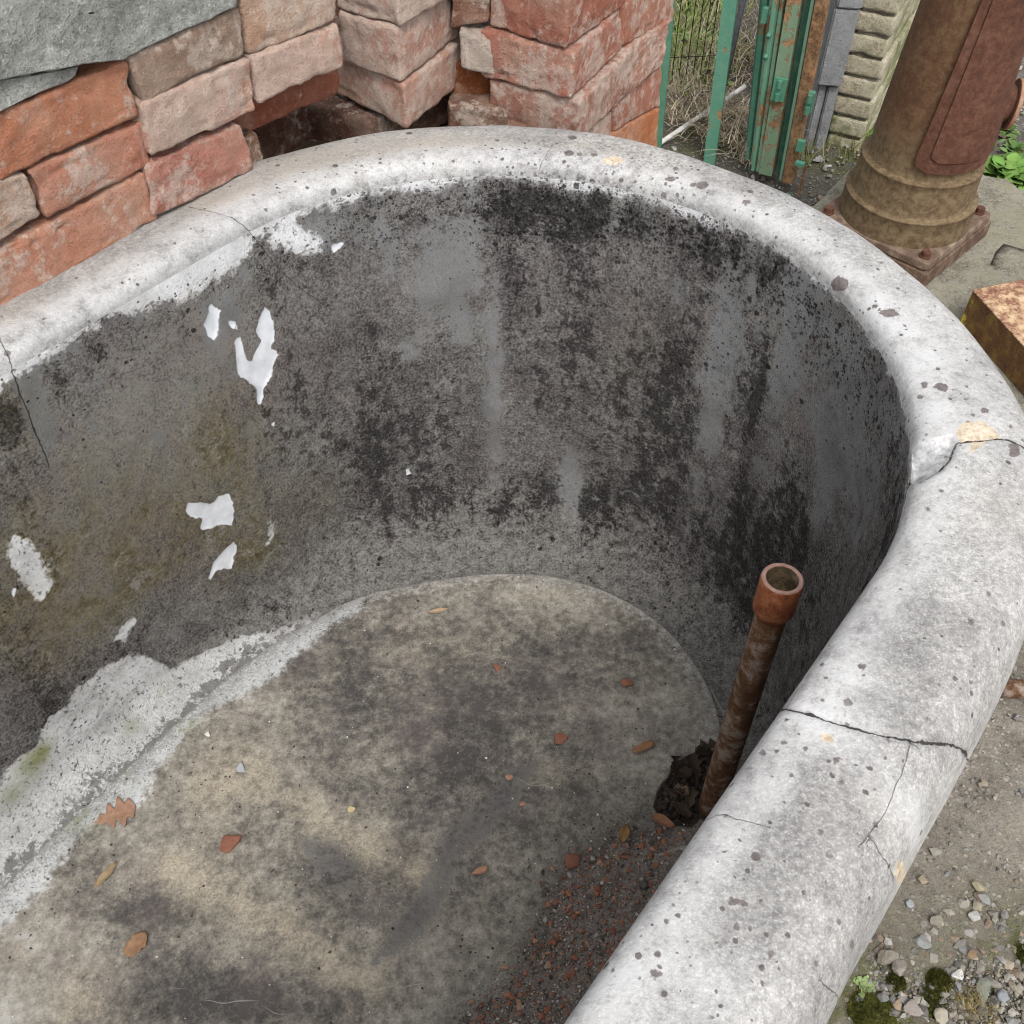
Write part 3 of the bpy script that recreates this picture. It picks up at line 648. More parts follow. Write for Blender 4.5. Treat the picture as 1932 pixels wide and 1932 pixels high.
RL = runs([([(928, 600), (930, 760), (934, 950)], .010, .75), ([(1074, 850), (1078, 985)], .011, .8), ([(1375, 520), (1350, 660), (1335, 830)], .017, .9), ([(1310, 880), (1322, 960)], .010, .5), ([(860, 560), (880, 640)], .012, .6), ([(800, 520), (790, 620)], .010, .5),
           ([(1500, 560), (1480, 700), (1440, 900)], .020, .6), ([(1590, 700), (1575, 850), (1540, 980)], .016, .9), ([(1645, 880), (1625, 1000), (1590, 1100)], .010, .8), ([(1180, 520), (1170, 700)], .012, .35), ([(640, 480), (650, 620)], .012, .3), ([(100, 800), (180, 900)], .014, .4), ([(45, 720), (80, 830), (110, 900)], .008, .7)])
RD = runs([([(958, 380), (965, 480), (970, 640)], .014, .6), ([(1262, 640), (1230, 800), (1190, 980)], .018, .6), ([(1445, 640), (1420, 800), (1390, 1000)], .014, .7), ([(1540, 620), (1530, 760)], .012, .5), ([(1110, 520), (1115, 640)], .014, .4), ([(1680, 860), (1665, 960), (1640, 1050)], .008, .6), ([(700, 640), (705, 860)], .03, .3), ([(20, 760), (10, 900)], .02, .4)])
fattr(me, 'light', np.clip(.55*RL-.25*RD+.32*top_+blobs(S, [(850, 520, 75, 95, .95), (870, 440, 45, 25, .8), (700, 450, 70, 40, .45), (600, 430, 60, 30, .6), (1370, 660, 45, 150, .6), (1500, 640, 90, 130, .75), (1590, 800, 90, 150, .85), (1640, 900, 60, 160, .6), (930, 760, 22, 170, .5), (1075, 920, 28, 70, .8),
    (300, 790, 160, 140, .2), (430, 640, 60, 60, .55), (420, 570, 60, 40, .4), (1230, 480, 60, 60, .35), (1000, 1040, 260, 25, .35), (1250, 1130, 120, 40, .4), (60, 730, 30, 50, .8), (75, 800, 25, 60, .6), (1320, 900, 60, 200, .15), (790, 620, 60, 160, .25), (400, 1150, 120, 60, .2)]), 0, 1))
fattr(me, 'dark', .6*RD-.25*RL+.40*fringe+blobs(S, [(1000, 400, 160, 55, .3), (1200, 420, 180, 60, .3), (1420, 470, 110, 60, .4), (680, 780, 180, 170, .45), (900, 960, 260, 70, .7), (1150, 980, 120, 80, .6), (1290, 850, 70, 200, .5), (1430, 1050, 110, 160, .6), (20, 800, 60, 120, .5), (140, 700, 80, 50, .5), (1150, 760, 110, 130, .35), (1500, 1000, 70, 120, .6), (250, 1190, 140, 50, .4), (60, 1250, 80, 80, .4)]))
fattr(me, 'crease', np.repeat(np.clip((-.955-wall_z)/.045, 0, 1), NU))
fattr(me, 'cove', np.repeat(np.clip((-.80-wall_z)/.19, 0, 1)**1.3, NU)*.95)
fattr(me, 'lit_tone', blobs(S, [(300, 780, 180, 160, 1.0), (430, 640, 90, 90, .7), (220, 980, 200, 170, .85), (100, 1100, 130, 140, .6), (480, 900, 140, 150, .5), (330, 630, 140, 50, .4), (150, 1180, 150, 60, .35), (620, 700, 120, 160, .25), (1250, 700, 120, 180, .25), (1500, 750, 130, 200, .4), (60, 800, 60, 60, .3), (1000, 1050, 250, 40, .4)]))  # stronger light on the left wall put into the film colour, plus pale patches
fattr(me, 'moss', blobs(S, [(60, 1440, 34, 26, .9), (85, 1415, 20, 16, .7), (250, 1370, 24, 14, .5), (20, 1500, 30, 20, .7), (310, 1300, 24, 14, .35)]))
fattr(me, 'olive', blobs(S, [(40, 780, 60, 80, .6), (120, 900, 70, 60, .4), (300, 1030, 90, 60, 1.2), (430, 820, 70, 90, .7), (430, 950, 110, 140, .6), (70, 1130, 130, 100, 1.3), (220, 960, 130, 100, .7), (480, 1040, 90, 60, .7), (200, 1120, 120, 60, .8), (20, 980, 60, 80, .4), (600, 940, 50, 60, .4), (130, 1200, 90, 50, .4), (1190, 640, 60, 90, .2)]))
fattr(me, 'speck', .75*fringe+blobs(S, [(900, 350, 220, 30, .75), (1000, 420, 150, 60, .95), (1180, 400, 190, 70, .9), (1400, 470, 150, 90, .9), (1520, 560, 120, 100, .8), (1620, 680, 70, 130, .7), (720, 430, 90, 50, .6), (560, 450, 90, 40, .5), (1660, 850, 50, 180, .7), (1330, 640, 160, 130, .45), (950, 540, 50, 80, .5), (330, 580, 120, 40, .5), (120, 660, 80, 30, .6), (1120, 1010, 160, 70, .5), (1300, 1100, 120, 90, .5), (600, 1110, 200, 50, .35), (200, 1350, 200, 60, .35)]))
# --- floor
S = Surf(FV, 1.0)
if S.N[30, NU//2][2] < 0: S = Surf(FV, -1.0)
f_flip = (np.cross(FV[1, 1]-FV[1, 0], FV[2, 0]-FV[1, 0])@S.N[1, 0]) < 0
hole = S.poly(F6((1200, 930), (1265, 895), (1365, 880), (1400, 900), (1400, 1050), (1330, 1120), (1270, 1180), (1170, 1165), (1125, 1100), (1140, 1030), (1180, 980)))
V = FV.reshape(-1, 3).copy()
fl_n = np.array([mnoise.fractal(Vector((p[0]*14, p[1]*14, 2.0)), 1.0, 2.0, 4) for p in V])*.0012
edge = np.repeat(smooth(1-rho, 0, .06), NU)
V[:, 2] += fl_n*edge-smooth(hole, -.002, .006)*.007*edge
i_end = FV.shape[0]-1
faces = ring_faces(len(rho), NU, True, f_flip)
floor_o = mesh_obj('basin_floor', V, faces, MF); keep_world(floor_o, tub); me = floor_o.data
fattr(me, 'hole', hole)
bz = [[(-80, 1700), (0, 1640), (100, 1550), (200, 1470), (330, 1340), (450, 1250), (620, 1160), (700, 1120), (680, 1150), (600, 1200), (510, 1285), (390, 1345), (300, 1440), (260, 1518), (180, 1553), (107, 1626), (60, 1700), (0, 1755), (-80, 1850)]]
ba = np.full(len(V), -.05)
for f in bz: ba = np.maximum(ba, S.poly(f))
fattr(me, 'bare', ba)
fattr(me, 'slate', np.maximum(S.poly([(1010, 1440), (985, 1475), (960, 1530), (920, 1570), (870, 1600), (855, 1640), (850, 1680), (800, 1760), (740, 1800), (700, 1815), (740, 1740), (800, 1660), (840, 1590), (880, 1540), (930, 1490), (960, 1450)]), S.poly([(560, 1580), (640, 1590), (680, 1640), (640, 1680), (600, 1650)])))
fattr(me, 'dirt', S.poly(F6((1010, 1150), (1120, 1170), (1260, 1190), (1400, 1150), (1500, 1200), (1200, 1700), (900, 2050), (350, 2050), (380, 1900), (560, 1790), (640, 1650), (700, 1480), (790, 1310), (900, 1240))))
fattr(me, 'light', blobs(S, [(1190, 1330, 130, 60, .2), (60, 1760, 110, 60, .8), (20, 1900, 60, 80, .9), (150, 1870, 110, 50, .5), (870, 1800, 140, 140, .22), (1180, 1440, 70, 60, .5), (470, 1330, 120, 60, .2), (1290, 1330, 50, 50, .3), (300, 1540, 100, 60, .2), (1010, 1660, 90, 120, .25), (1100, 1130, 200, 26, .25)]))
def band(pts, w): return np.exp(-(S.line(pts)[0]/w)**2)
fattr(me, 'dark', np.clip(blobs(S, [(760, 1300, 230, 130, .55), (900, 1400, 150, 120, .5), (640, 1640, 90, 75, .95), (780, 1660, 80, 90, .7), (560, 1740, 120, 40, .3), (380, 1870, 160, 60, 1.0), (270, 1715, 120, 36, .7), (750, 1500, 110, 70, .6), (1040, 1510, 90, 80, .5), (1150, 1250, 120, 80, .35), (560, 1900, 150, 50, .7), (160, 1630, 60, 40, .35), (600, 1250, 140, 60, .25)]), 0, 1))
fattr(me, 'olive', np.clip(.85*band([(318, 1635), (380, 1662), (440, 1695), (520, 1750), (600, 1800), (690, 1850)], .020)+.8*band([(395, 1480), (470, 1470), (560, 1515), (640, 1565), (740, 1620), (800, 1660)], .019)+.3*band([(400, 1480), (390, 1560), (400, 1640)], .035)+blobs(S, [(455, 1440, 60, 50, .6), (140, 1880, 34, 50, 1.0), (190, 1905, 44, 20, .8), (40, 1800, 40, 20, .5), (820, 1220, 120, 50, .2), (1050, 1470, 60, 30, .3), (900, 1790, 180, 120, .1), (1010, 1120, 90, 16, .2)]), 0, 1))
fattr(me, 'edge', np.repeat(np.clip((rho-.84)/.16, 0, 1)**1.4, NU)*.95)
fattr(me, 'moss', blobs(S, [(352, 1372, 22, 18, .9), (230, 1455, 14, 14, .5), (60, 1470, 50, 30, .7), (250, 1480, 20, 16, .4)]))
fattr(me, 'speck', blobs(S, [(1150, 1560, 120, 60, .5), (960, 1850, 100, 60, .6), (1000, 1700, 50, 120, .4), (100, 1600, 140, 80, .5), (250, 1460, 140, 80, .4), (880, 1900, 160, 50, .6), (420, 1500, 60, 40, .3), (60, 1750, 80, 60, .4)]))
# --- centre closing strip and outer shell
outp = np.array([(.14, -.30), (.13, -.34), (.125, -.50), (.10, -.80), (.02, -1.05), (-.02, -1.19)])
op = resample(outp, .03); OV = np.zeros((len(op), NU, 3)); jj = np.arange(NU)
for i, (d, z) in enumerate(op): OV[i, :, :2] = OP+ON*(d*H*RIMW)[:, None]; OV[i, :, 2] = ZR+z*H
sub = np.arange(0, NU, 4); OV = OV[:, sub]
shell = mesh_obj('outer_shell', OV.reshape(-1, 3), ring_faces(len(op), len(sub), True, r_flip), M_CONC); keep_world(shell, tub)
shell.data.materials.clear(); shell.data.materials.append(mat_stone('marble_outside', (.30, .29, .28), (.46, .45, .44), (.62, .61, .6)))

# ------------------------------------------------------------------ bricks
def hexa_grid(c8, step, r, seed, amp=1.0, chipamp=.006):
    """a worn block between eight corners (front BL BR TR TL, back BL BR TR TL), rounded, pitted and chipped"""
    c8 = np.array(c8, float); ctr = c8.mean(0)
    L = np.array([np.linalg.norm(c8[1]-c8[0]), np.linalg.norm(c8[4]-c8[0]), np.linalg.norm(c8[3]-c8[0])])
    n = np.maximum(3, np.minimum(70, (L/step).astype(int)))
    idx = {}; pts = []; faces = []
    def vid(k):
        if k not in idx: idx[k] = len(pts); pts.append(k)
        return idx[k]
    for ax in range(3):
        a, b = [(1, 2), (2, 0), (0, 1)][ax]
        for sidev in (0, n[ax]):
            for i in range(n[a]):
                for j in range(n[b]):
                    q = []
                    for di, dj in ((0, 0), (1, 0), (1, 1), (0, 1)):
                        k = [0, 0, 0]; k[ax] = sidev; k[a] = i+di; k[b] = j+dj; q.append(vid(tuple(map(int, k))))
                    faces.append(q if sidev else q[::-1])
    K = np.array(pts, float)/n                            # 0..1 box coordinates
    half = L/2; p = (K-.5)*L
    sv = Vector((seed*3.7, seed*1.9, seed*.7))
    out = np.zeros_like(p)
    for i in range(len(p)):
        v = Vector(p[i])
        rr = r*(1+.9*mnoise.noise(v*38+sv))
        rr = min(max(rr, .0015), half.min()*.8)
        q = np.clip(p[i], -(half-rr), half-rr); e = p[i]-q; l = np.linalg.norm(e)
        x = q+(e/l*rr if l > 1e-9 else 0)
        nn = e/l if l > 1e-9 else np.zeros(3)
        h = mnoise.noise(v*17+sv)*.0011+mnoise.noise(v*55+sv)*.0017+mnoise.noise(v*150+sv)*.0009+mnoise.noise(v*330+sv)*.0005
        corner = ((half-np.abs(p[i])) < .012).sum()
        if corner >= 2:
            ch = max(0, mnoise.noise(v*45+sv*1.7)-.05)*chipamp*1.05+max(0, mnoise.noise(v*120+sv))*.0012
            x = x-nn*ch
        out[i] = x+nn*h*amp
    U = out/L+.5                                          # back to box coordinates, then to the real corners
    u, w, t = U[:, 0:1], U[:, 1:2], U[:, 2:3]
    P = ((1-w)*((1-t)*((1-u)*c8[0]+u*c8[1])+t*((1-u)*c8[3]+u*c8[2])) + w*((1-t)*((1-u)*c8[4]+u*c8[5])+t*((1-u)*c8[7]+u*c8[6])))
    return P, faces, ctr
_bs = [0]
def block(name, c8, mat, label, cat, col=None, group=None, step=.0032, r=.0034, amp=1.0, chipamp=.0042):
    _bs[0] += 1
    P, F, ctr = hexa_grid(c8, step, r, _bs[0]*1.37, amp, chipamp)
    e1, e2, e3 = c8[1]-c8[0], c8[4]-c8[0], c8[3]-c8[0]
    if np.dot(np.cross(e1, e2), e3) < 0: F = [f[::-1] for f in F]
    o = mesh_obj(name, P, F, mat, loc=ctr)
    if col: o.color = col
    return tag(o, label, cat, group)
RED, PINK, ORG, GRY, TAN = (.52, .22, .145), (.58, .335, .255), (.56, .255, .155), (.36, .27, .21), (.55, .38, .28)
PILE = 'old bricks stacked loosely behind the tub'
LP = at_z(0, 590, ZR-.004); LQ = at_z(480, 325, ZR-.004); LD = LQ-LP; LD[2] = 0; LD /= np.linalg.norm(LD); LN = np.array([-LD[1], LD[0], 0.0])
def wall_brick(q, label, col, lime, depth=.13, back=0.0, mat=None, name='brick', cat='brick', **k):
    f = [on_plane(x, y, LP+LN*back, LN) for x, y in q]
    c8 = np.array(f+[p+LN*depth for p in f])
    return block(name, c8, mat or MB, label, cat, (*col, lime), PILE if name == 'brick' else None, **k)
wall_brick([(-60, 372), (265, 219), (240, 113), (-60, 240)], 'long orange red brick directly under the grey stone slab, cut by the photo edge', ORG, .25)
wall_brick([(90, 413), (288, 312), (278, 228), (54, 322)], 'red brick with an oval mortar patch, in the course below the long orange brick', RED, .35)
wall_brick([(-60, 500), (84, 406), (50, 327), (-60, 352)], 'short dusty pink brick end left of the brick with the oval mortar patch', TAN, .55)
wall_brick([(-60, 632), (302, 413), (272, 325), (-60, 508)], 'long salmon brick with a ragged lower edge resting lowest on the tub rim', (.56, .285, .195), .22, chipamp=.012)
wall_brick([(275, 196), (466, 103), (453, 12), (242, 105)], 'grey brown weathered brick right of the slab end', GRY, .45, back=-.004)
wall_brick([(470, 108), (636, 40), (642, -45), (452, -15)], 'pinkish tan brick at the top, next right of the grey brown brick', TAN, .6, back=-.002)
wall_brick([(285, 298), (487, 212), (474, 108), (268, 196)], 'pink brick smeared with white lime below the grey brown brick', PINK, .8, back=-.006)
wall_brick([(490, 196), (651, 128), (642, 44), (476, 108)], 'lime streaked pink brick overhanging the dark gap', PINK, .9, back=-.006)
wall_brick([(292, 413), (484, 322), (456, 234), (277, 313)], 'rose red brick standing on the rim left of the dark gap', (.50, .235, .18), .55, back=-.004)
wall_brick([(476, 318), (500, 306), (488, 250), (462, 258)], 'small brown brick stub tucked behind the rose red brick', (.24, .15, .10), .3, .06, .012)  # shadow behind the rose red brick is mixed into this brown
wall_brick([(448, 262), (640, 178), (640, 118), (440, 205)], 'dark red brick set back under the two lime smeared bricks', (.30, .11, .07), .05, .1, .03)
wall_brick([(440, 345), (600, 262), (590, 185), (430, 265)], 'brown brick coloured for shade at the back of the dark gap', (.13, .065, .05), .1, .1, .105)  # shade of the gap is put into its dark colour
# the sandstone slab, split in two layers along its bed
slab = empty('stone_slab', tuple(on_plane(150, 60, LP, LN)), 'pale grey green sandstone slab split in layers lying on the bricks', 'stone slab')
f = [on_plane(x, y, LP-LN*.006, LN) for x, y in [(-90, 175), (452, 14), (470, -40), (-90, -20)]]
f[0] = on_plane(-90, 172, LP-LN*.006, LN)
P, F, ctr = hexa_grid(np.array([on_plane(x, y, LP-LN*.006, LN) for x, y in [(-90, 168), (300, 88), (300, -60), (-90, -60)]]+[on_plane(x, y, LP-LN*.006, LN)+LN*.2 for x, y in [(-90, 168), (300, 88), (300, -60), (-90, -60)]]), .004, .005, 77.1, 2.2, .012)
qa = [(-90, 175), (160, 122), (235, 116), (452, 12), (460, -70), (-90, -70)]
def slab_mesh(name, poly, back, depth, seed):
    """rough slab from an outline on the wall plane: rings from the face outline over a rounded arris to the back"""
    pts = []
    for i in range(len(poly)):
        a, b = np.array(poly[i], float), np.array(poly[(i+1) % len(poly)], float); n = max(1, int(np.hypot(*(b-a))/6))
        for k in range(n): pts.append(a+(b-a)*k/n)
    pts = np.array(pts); W3 = np.array([on_plane(x, y, LP+LN*back, LN) for x, y in pts]); c = W3.mean(0)
    rings = []
    for s_ in np.linspace(.02, .97, 34): rings.append((s_, 0.0))
    rings += [(.985, .002), (.995, .005), (1.0, .010)]+[(1.0+.004*math.sin(k), .010+depth*k/10) for k in range(1, 11)]
    V, n = [], len(pts)
    for s_, dd in rings:
        q = c+(W3-c)*s_+LN*dd
        for p in q:
            h = mnoise.noise(Vector(p*14)+Vector((seed, 0, 0)))*.005+mnoise.noise(Vector(p*45))*.002+mnoise.noise(Vector(p*140))*.0009
            V.append(p-LN*h*(1 if dd < .008 else .4)-np.array([0, 0, 1.0])*(abs(mnoise.noise(Vector(p*60)))*.004 if dd >= .005 else 0))
    F = ring_faces(len(rings), n, True, True)
    V = np.array(V)
    o = mesh_obj(name, V, F, M_SLAB); keep_world(o, slab); return o
slab_mesh('upper_layer', qa, -.008, .2, 3.0)
slab_mesh('lower_layer', [(-90, 265), (0, 212), (84, 172), (137, 153), (150, 142), (155, 126), (100, 136), (0, 154), (-90, 180)], -.003, .15, 9.0)

def corner_brick(pl, pc, pr, z0, h, label, col, lime, **k):
    """a brick seen over its corner: bottom left, corner and right given on the level z0"""
    L, C_, R_ = (at_z(*q, z0) for q in (pl, pc, pr)); up = np.array([0, 0, h]); B = L+R_-C_
    return block('brick', np.array([L, C_, C_+up, L+up, B, R_, R_+up, B+up]), MB, label, 'brick', (*col, lime), PILE, **k)
zc = [at_y(755, 53, 1.01)[2], at_y(757, 157, 1.01)[2], at_y(767, 244, 1.01)[2]]
corner_brick((634, 16), (755, 53), (856, -8), zc[0], .055, 'whitish pink brick topmost of the corner stack in the middle', (.56, .40, .33), .95)
corner_brick((648, 121), (757, 157), (866, 70), zc[1], zc[0]-zc[1]-.001, 'pink brick with red upper edges, second from the top of the middle corner stack', (.52, .31, .245), .7)
corner_brick((620, 171), (767, 245), (882, 152), zc[2], zc[1]-zc[2]-.001, 'pink brick third down in the middle corner stack, its corner jutting over the dark gap', (.53, .33, .26), .6)
corner_brick((545, 252), (705, 300), (905, 205), zc[2]-.050, .044, 'dark brick half hidden beneath the middle corner stack', (.12, .065, .05), .1)
zd = [at_y(1066, 98, 1.03)[2], at_y(1078, 190, 1.03)[2]]; zd.append(zd[1]-.051)
corner_brick((924, 50), (1066, 98), (1182, 8), zd[0], .06, 'dark red brick topmost at the corner of the right stack', (.40, .165, .115), .25)
corner_brick((905, 144), (1078, 190), (1178, 88), zd[1], zd[0]-zd[1]-.001, 'red brick with a broad grey mortar patch on the corner of the right stack', (.45, .20, .145), .5)
corner_brick((922, 232), (1090, 277), (1190, 170), zd[2], zd[1]-zd[2]-.001, 'dull red brick with a grey mortar end, third down the right stack corner', (.42, .22, .165), .55)
# bricks of the right stack's end face
D0 = at_z(1078, 190, zd[1]); D1 = at_z(1178, 88, zd[1]); RD = D1-D0; RD[2] = 0; RD /= np.linalg.norm(RD); RN = np.array([-RD[1], RD[0], 0.0])
if RN@(D0-EYE) < 0: RN = -RN
def end_brick(q, label, col, lime, back=0.0, depth=.11):
    f = [on_plane(x, y, D0+RN*back, RN) for x, y in q]
    return block('brick', np.array(f+[p+RN*depth for p in f]), MB, label, 'brick', (*col, lime), PILE)
end_brick([(1170, 92), (1270, 42), (1282, -60), (1180, -30)], 'rough red brick at the top of the right stack beside the green post', (.48, .22, .15), .4, -.002)
end_brick([(1092, 262), (1250, 122), (1268, 36), (1182, 92)], 'long pinkish brick running across the end of the right stack', (.50, .27, .205), .5, -.006)
end_brick([(1160, 250), (1246, 201), (1250, 119), (1158, 204)], 'red brick below the long pinkish one, with a broken corner', (.48, .22, .155), .45, -.003)
end_brick([(1150, 320), (1240, 285), (1246, 201), (1153, 254)], 'bright orange brick lowest on the right stack next to the green post', (.56, .225, .10), .15, -.004)
end_brick([(1085, 320), (1153, 275), (1156, 208), (1092, 262)], 'pale pink brick low on the right stack, left of the orange one', (.50, .29, .23), .6, -.004)
def gap_brick(q, Y, label, col, lime, depth=.12):
    f = [at_y(x, y, Y) for x, y in q]; bk = np.array([.0, 1, 0])*depth
    return block('brick', np.array(f+[p+bk for p in f]), MB, label, 'brick', (*col, lime), PILE)
gap_brick([(850, 58), (925, 40), (925, -60), (850, -60)], 1.09, 'brown brick high in the gap between the middle and right stacks', (.24, .13, .09), .4)
gap_brick([(855, 200), (935, 196), (935, 120), (855, 120)], 1.10, 'dark orange brick deep in the gap between the middle and right stacks', (.26, .085, .03), .05)
gap_brick([(845, 285), (960, 285), (960, 206), (845, 200)], 1.07, 'brown brick low in the gap behind the tub rim', (.22, .13, .095), .3)
gap_brick([(870, 130), (935, 146), (930, 75), (866, 60)], 1.075, 'grey limed brick end wedged left of the right stack', (.36, .29, .25), .9)
gap_brick([(560, 270), (720, 270), (720, -60), (560, -60)], 1.13, 'tall edge of a brown brick in the slit left of the middle stack', (.20, .11, .08), .3)
gap_brick([(500, 345), (700, 345), (700, 200), (500, 200)], 1.15, 'brown brick coloured for shade, farthest back in the dark gap above the rim', (.10, .052, .042), .1)  # darkness of the recess mixed into this brick's brown
gap_brick([(690, 300), (860, 290), (860, 240), (690, 240)], 1.12, 'blackish brick coloured for the shade below the middle stack', (.10, .07, .06), .2)  # near black colour carries the shade under the stack

# ------------------------------------------------------------------ box and tube helpers for metal work
def prism(bm, foot, z0, z1, lean=None):
    """upright prism from a plan polygon"""
    a = [bm.verts.new((p[0], p[1], z0)) for p in foot]; b = [bm.verts.new((p[0], p[1], z1)) for p in foot]
    n = len(a); bm.faces.new(a[::-1]); bm.faces.new(b)
    for i in range(n): bm.faces.new((a[i], a[(i+1) % n], b[(i+1) % n], b[i]))
def obox(bm, c, ax, ay, az, bevel=0.0):
    ax, ay, az, c = (np.array(v, float) for v in (ax, ay, az, c))
    vs = [bm.verts.new(c+sx*ax+sy*ay+sz*az) for sz in (-1, 1) for sx, sy in ((-1, -1), (1, -1), (1, 1), (-1, 1))]
    fs = [bm.faces.new([vs[i] for i in q]) for q in ((3, 2, 1, 0), (4, 5, 6, 7), (0, 1, 5, 4), (1, 2, 6, 5), (2, 3, 7, 6), (3, 0, 4, 7))]
    if bevel:
        es = list({e for f in fs for e in f.edges}); bmesh.ops.bevel(bm, geom=es, offset=bevel, segments=2, affect='EDGES', profile=.6)
def tube(bm, pts, r, seg=12, caps=True, r2=None):
    pts = [Vector(p) for p in pts]; rings = []
    for i, p in enumerate(pts):
        d = (pts[min(i+1, len(pts)-1)]-pts[max(i-1, 0)]).normalized()
        a = d.orthogonal().normalized() if i == 0 else (a-d*a.dot(d)).normalized()
        b = d.cross(a); rr = r if r2 is None else r+(r2-r)*i/(len(pts)-1)
        rings.append([bm.verts.new(p+(a*math.cos(6.28319*k/seg)+b*math.sin(6.28319*k/seg))*rr) for k in range(seg)])
    for q0, q1 in zip(rings, rings[1:]):
        for k in range(seg): bm.faces.new((q0[k], q0[(k+1) % seg], q1[(k+1) % seg], q1[k]))
    if caps: bm.faces.new(rings[0][::-1]); bm.faces.new(rings[-1])
def lathe(prof_, seg, cx, cy, lean=(0, 0), z0=0):
    V = []
    for r, z in prof_:
        for k in range(seg):
            a = 6.2831853*k/seg; V.append((cx+lean[0]*(z-z0)+r*math.cos(a), cy+lean[1]*(z-z0)+r*math.sin(a), z))
    return np.array(V), ring_faces(len(prof_), seg, True, False)

# ------------------------------------------------------------------ rusty standpipe inside the tub
pb = at_z(1338, 1530, ZF); ptz = ZR-.128
top = at_z(1477, 1090, ptz); pdv = top-pb
pipe = empty('standing_pipe', tuple(pb), 'rusty iron pipe with an open socket standing in the tub drain corner', 'pipe')
R1, R2 = .0128, .0168
ux = pdv/np.linalg.norm(pdv); px1 = np.cross(ux, [0, 1, 0]); px1 /= np.linalg.norm(px1); px2 = np.cross(ux, px1); LT = np.linalg.norm(pdv)
def on_axis(prof_, seg, bump_=.0003):
    V = []
    for r, s_ in prof_:
        for k in range(seg):
            a = 6.2831853*k/seg; d = px1*math.cos(a)+px2*math.sin(a)
            rr = r+mnoise.noise(Vector((d*3).tolist())+Vector((s_*60, r*90, 0)))*bump_
            V.append(pb+ux*s_+d*rr)
    return np.array(V), ring_faces(len(prof_), seg, True, False)
v, f = on_axis([(R1, s_) for s_ in np.linspace(-.012, LT-.036, 60)], 40)
o = mesh_obj('pipe_body', v, f, M_RUST_PIPE); keep_world(o, pipe)
cp = [(R1, -.0455), (R1+.0012, -.044), (R2-.0008, -.0385), (R2, -.0355), (R2, -.020), (R2+.0003, -.004), (R2-.0004, -.0012), (R2-.0014, 0), (R1+.0012, 0), (R1, -.0010)]
cp += [(R1-.0002+.0005*(k % 2), -.002-.0016*k) for k in range(14)]+[(.0098, -.026), (.0095, -.10)]
v, f = on_axis([(r, LT+s_) for r, s_ in cp], 56, .0004)
o = mesh_obj('socket', v, f, M_RUST_COLLAR); keep_world(o, pipe)
lipm = mat_rust('worn_pipe_lip', [(.36, (.16, .085, .065)), (.5, (.28, .17, .14)), (.64, (.36, .25, .21))], 2.0, (.35, .27, .24), .3)
inm = mat_rust('pipe_inside', [(.36, (.03, .02, .012)), (.5, (.10, .07, .04)), (.64, (.25, .19, .11))], 2.0, (.30, .24, .15), .4)
o.data.materials.append(lipm); o.data.materials.append(inm)
for p in o.data.polygons:
    ring = p.index//56
    p.material_index = 1 if ring in (6, 7, 8) else (2 if ring > 8 else 0)

# ------------------------------------------------------------------ pump on its stone plinth
ZP = .117
def stone_slab(name, poly, z0, z1, mat, label, cat, step=.012, seed=1.0, r=.012):
    """flat rough stone: plan outline, rounded upper arris, uneven top"""
    pts = []
    for i in range(len(poly)):
        a, b = np.array(poly[i][:2], float), np.array(poly[(i+1) % len(poly)][:2], float); n = max(1, int(np.hypot(*(b-a))/step))
        for k in range(n): pts.append(a+(b-a)*k/n)
    pts = np.array(pts)
    t = np.roll(pts, -1, 0)-np.roll(pts, 1, 0); nn = np.stack([t[:, 1], -t[:, 0]], -1); nn /= np.linalg.norm(nn, axis=1, keepdims=True)
    area = np.sum(pts[:, 0]*np.roll(pts[:, 1], -1)-np.roll(pts[:, 0], -1)*pts[:, 1])
    if area < 0: pts = pts[::-1]; nn = -nn[::-1]*-1; t = np.roll(pts, -1, 0)-np.roll(pts, 1, 0); nn = np.stack([t[:, 1], -t[:, 0]], -1); nn /= np.linalg.norm(nn, axis=1, keepdims=True)
    bm = bmesh.new(); rings = []
    for off, z in [(0, z0), (0, z1-r), (-r*.3, z1-r*.3), (-r, z1)]:
        ring = []
        for p, n_ in zip(pts, nn):
            q = p+n_*(off+mnoise.noise(Vector((p[0]*16, p[1]*16, seed+z*10)))*.006+mnoise.noise(Vector((p[0]*60, p[1]*60, seed+z*30)))*.002)
            ring.append(bm.verts.new((q[0], q[1], z)))
        rings.append(ring)
    for a, b in zip(rings, rings[1:]):
        for k in range(len(a)): bm.faces.new((a[k], a[(k+1) % len(a)], b[(k+1) % len(a)], b[k]))
    bm.faces.new(rings[0][::-1])
    topf = bm.faces.new(rings[-1]); res = bmesh.ops.triangulate(bm, faces=[topf])
    for _ in range(3):
        es = [e for e in bm.edges if e.calc_length() > .03 and all(abs(v.co.z-z1) < 1e-5 for v in e.verts)]
        if es:
            bmesh.ops.subdivide_edges(bm, edges=es, cuts=1); bmesh.ops.triangulate(bm, faces=[f for f in bm.faces if len(f.verts) > 3 and all(abs(v.co.z-z1) < 1e-5 for v in f.verts)])
    for v in bm.verts:
        if abs(v.co.z-z1) < 1e-5: v.co.z += mnoise.noise(Vector((v.co.x*12, v.co.y*12, seed)))*.003
    o = bm_obj(name, bm, mat, None, True, tuple(np.append(pts.mean(0), z0)))
    return tag(o, label, cat)
ZB = ZP+.062
P0 = at_z(1835, 546, ZB); Pa = at_z(1932, 526, ZB); Pb = at_z(1932, 652, ZB)
da = (Pa-P0)/np.linalg.norm(Pa-P0); db = (Pb-P0)/np.linalg.norm(Pb-P0)
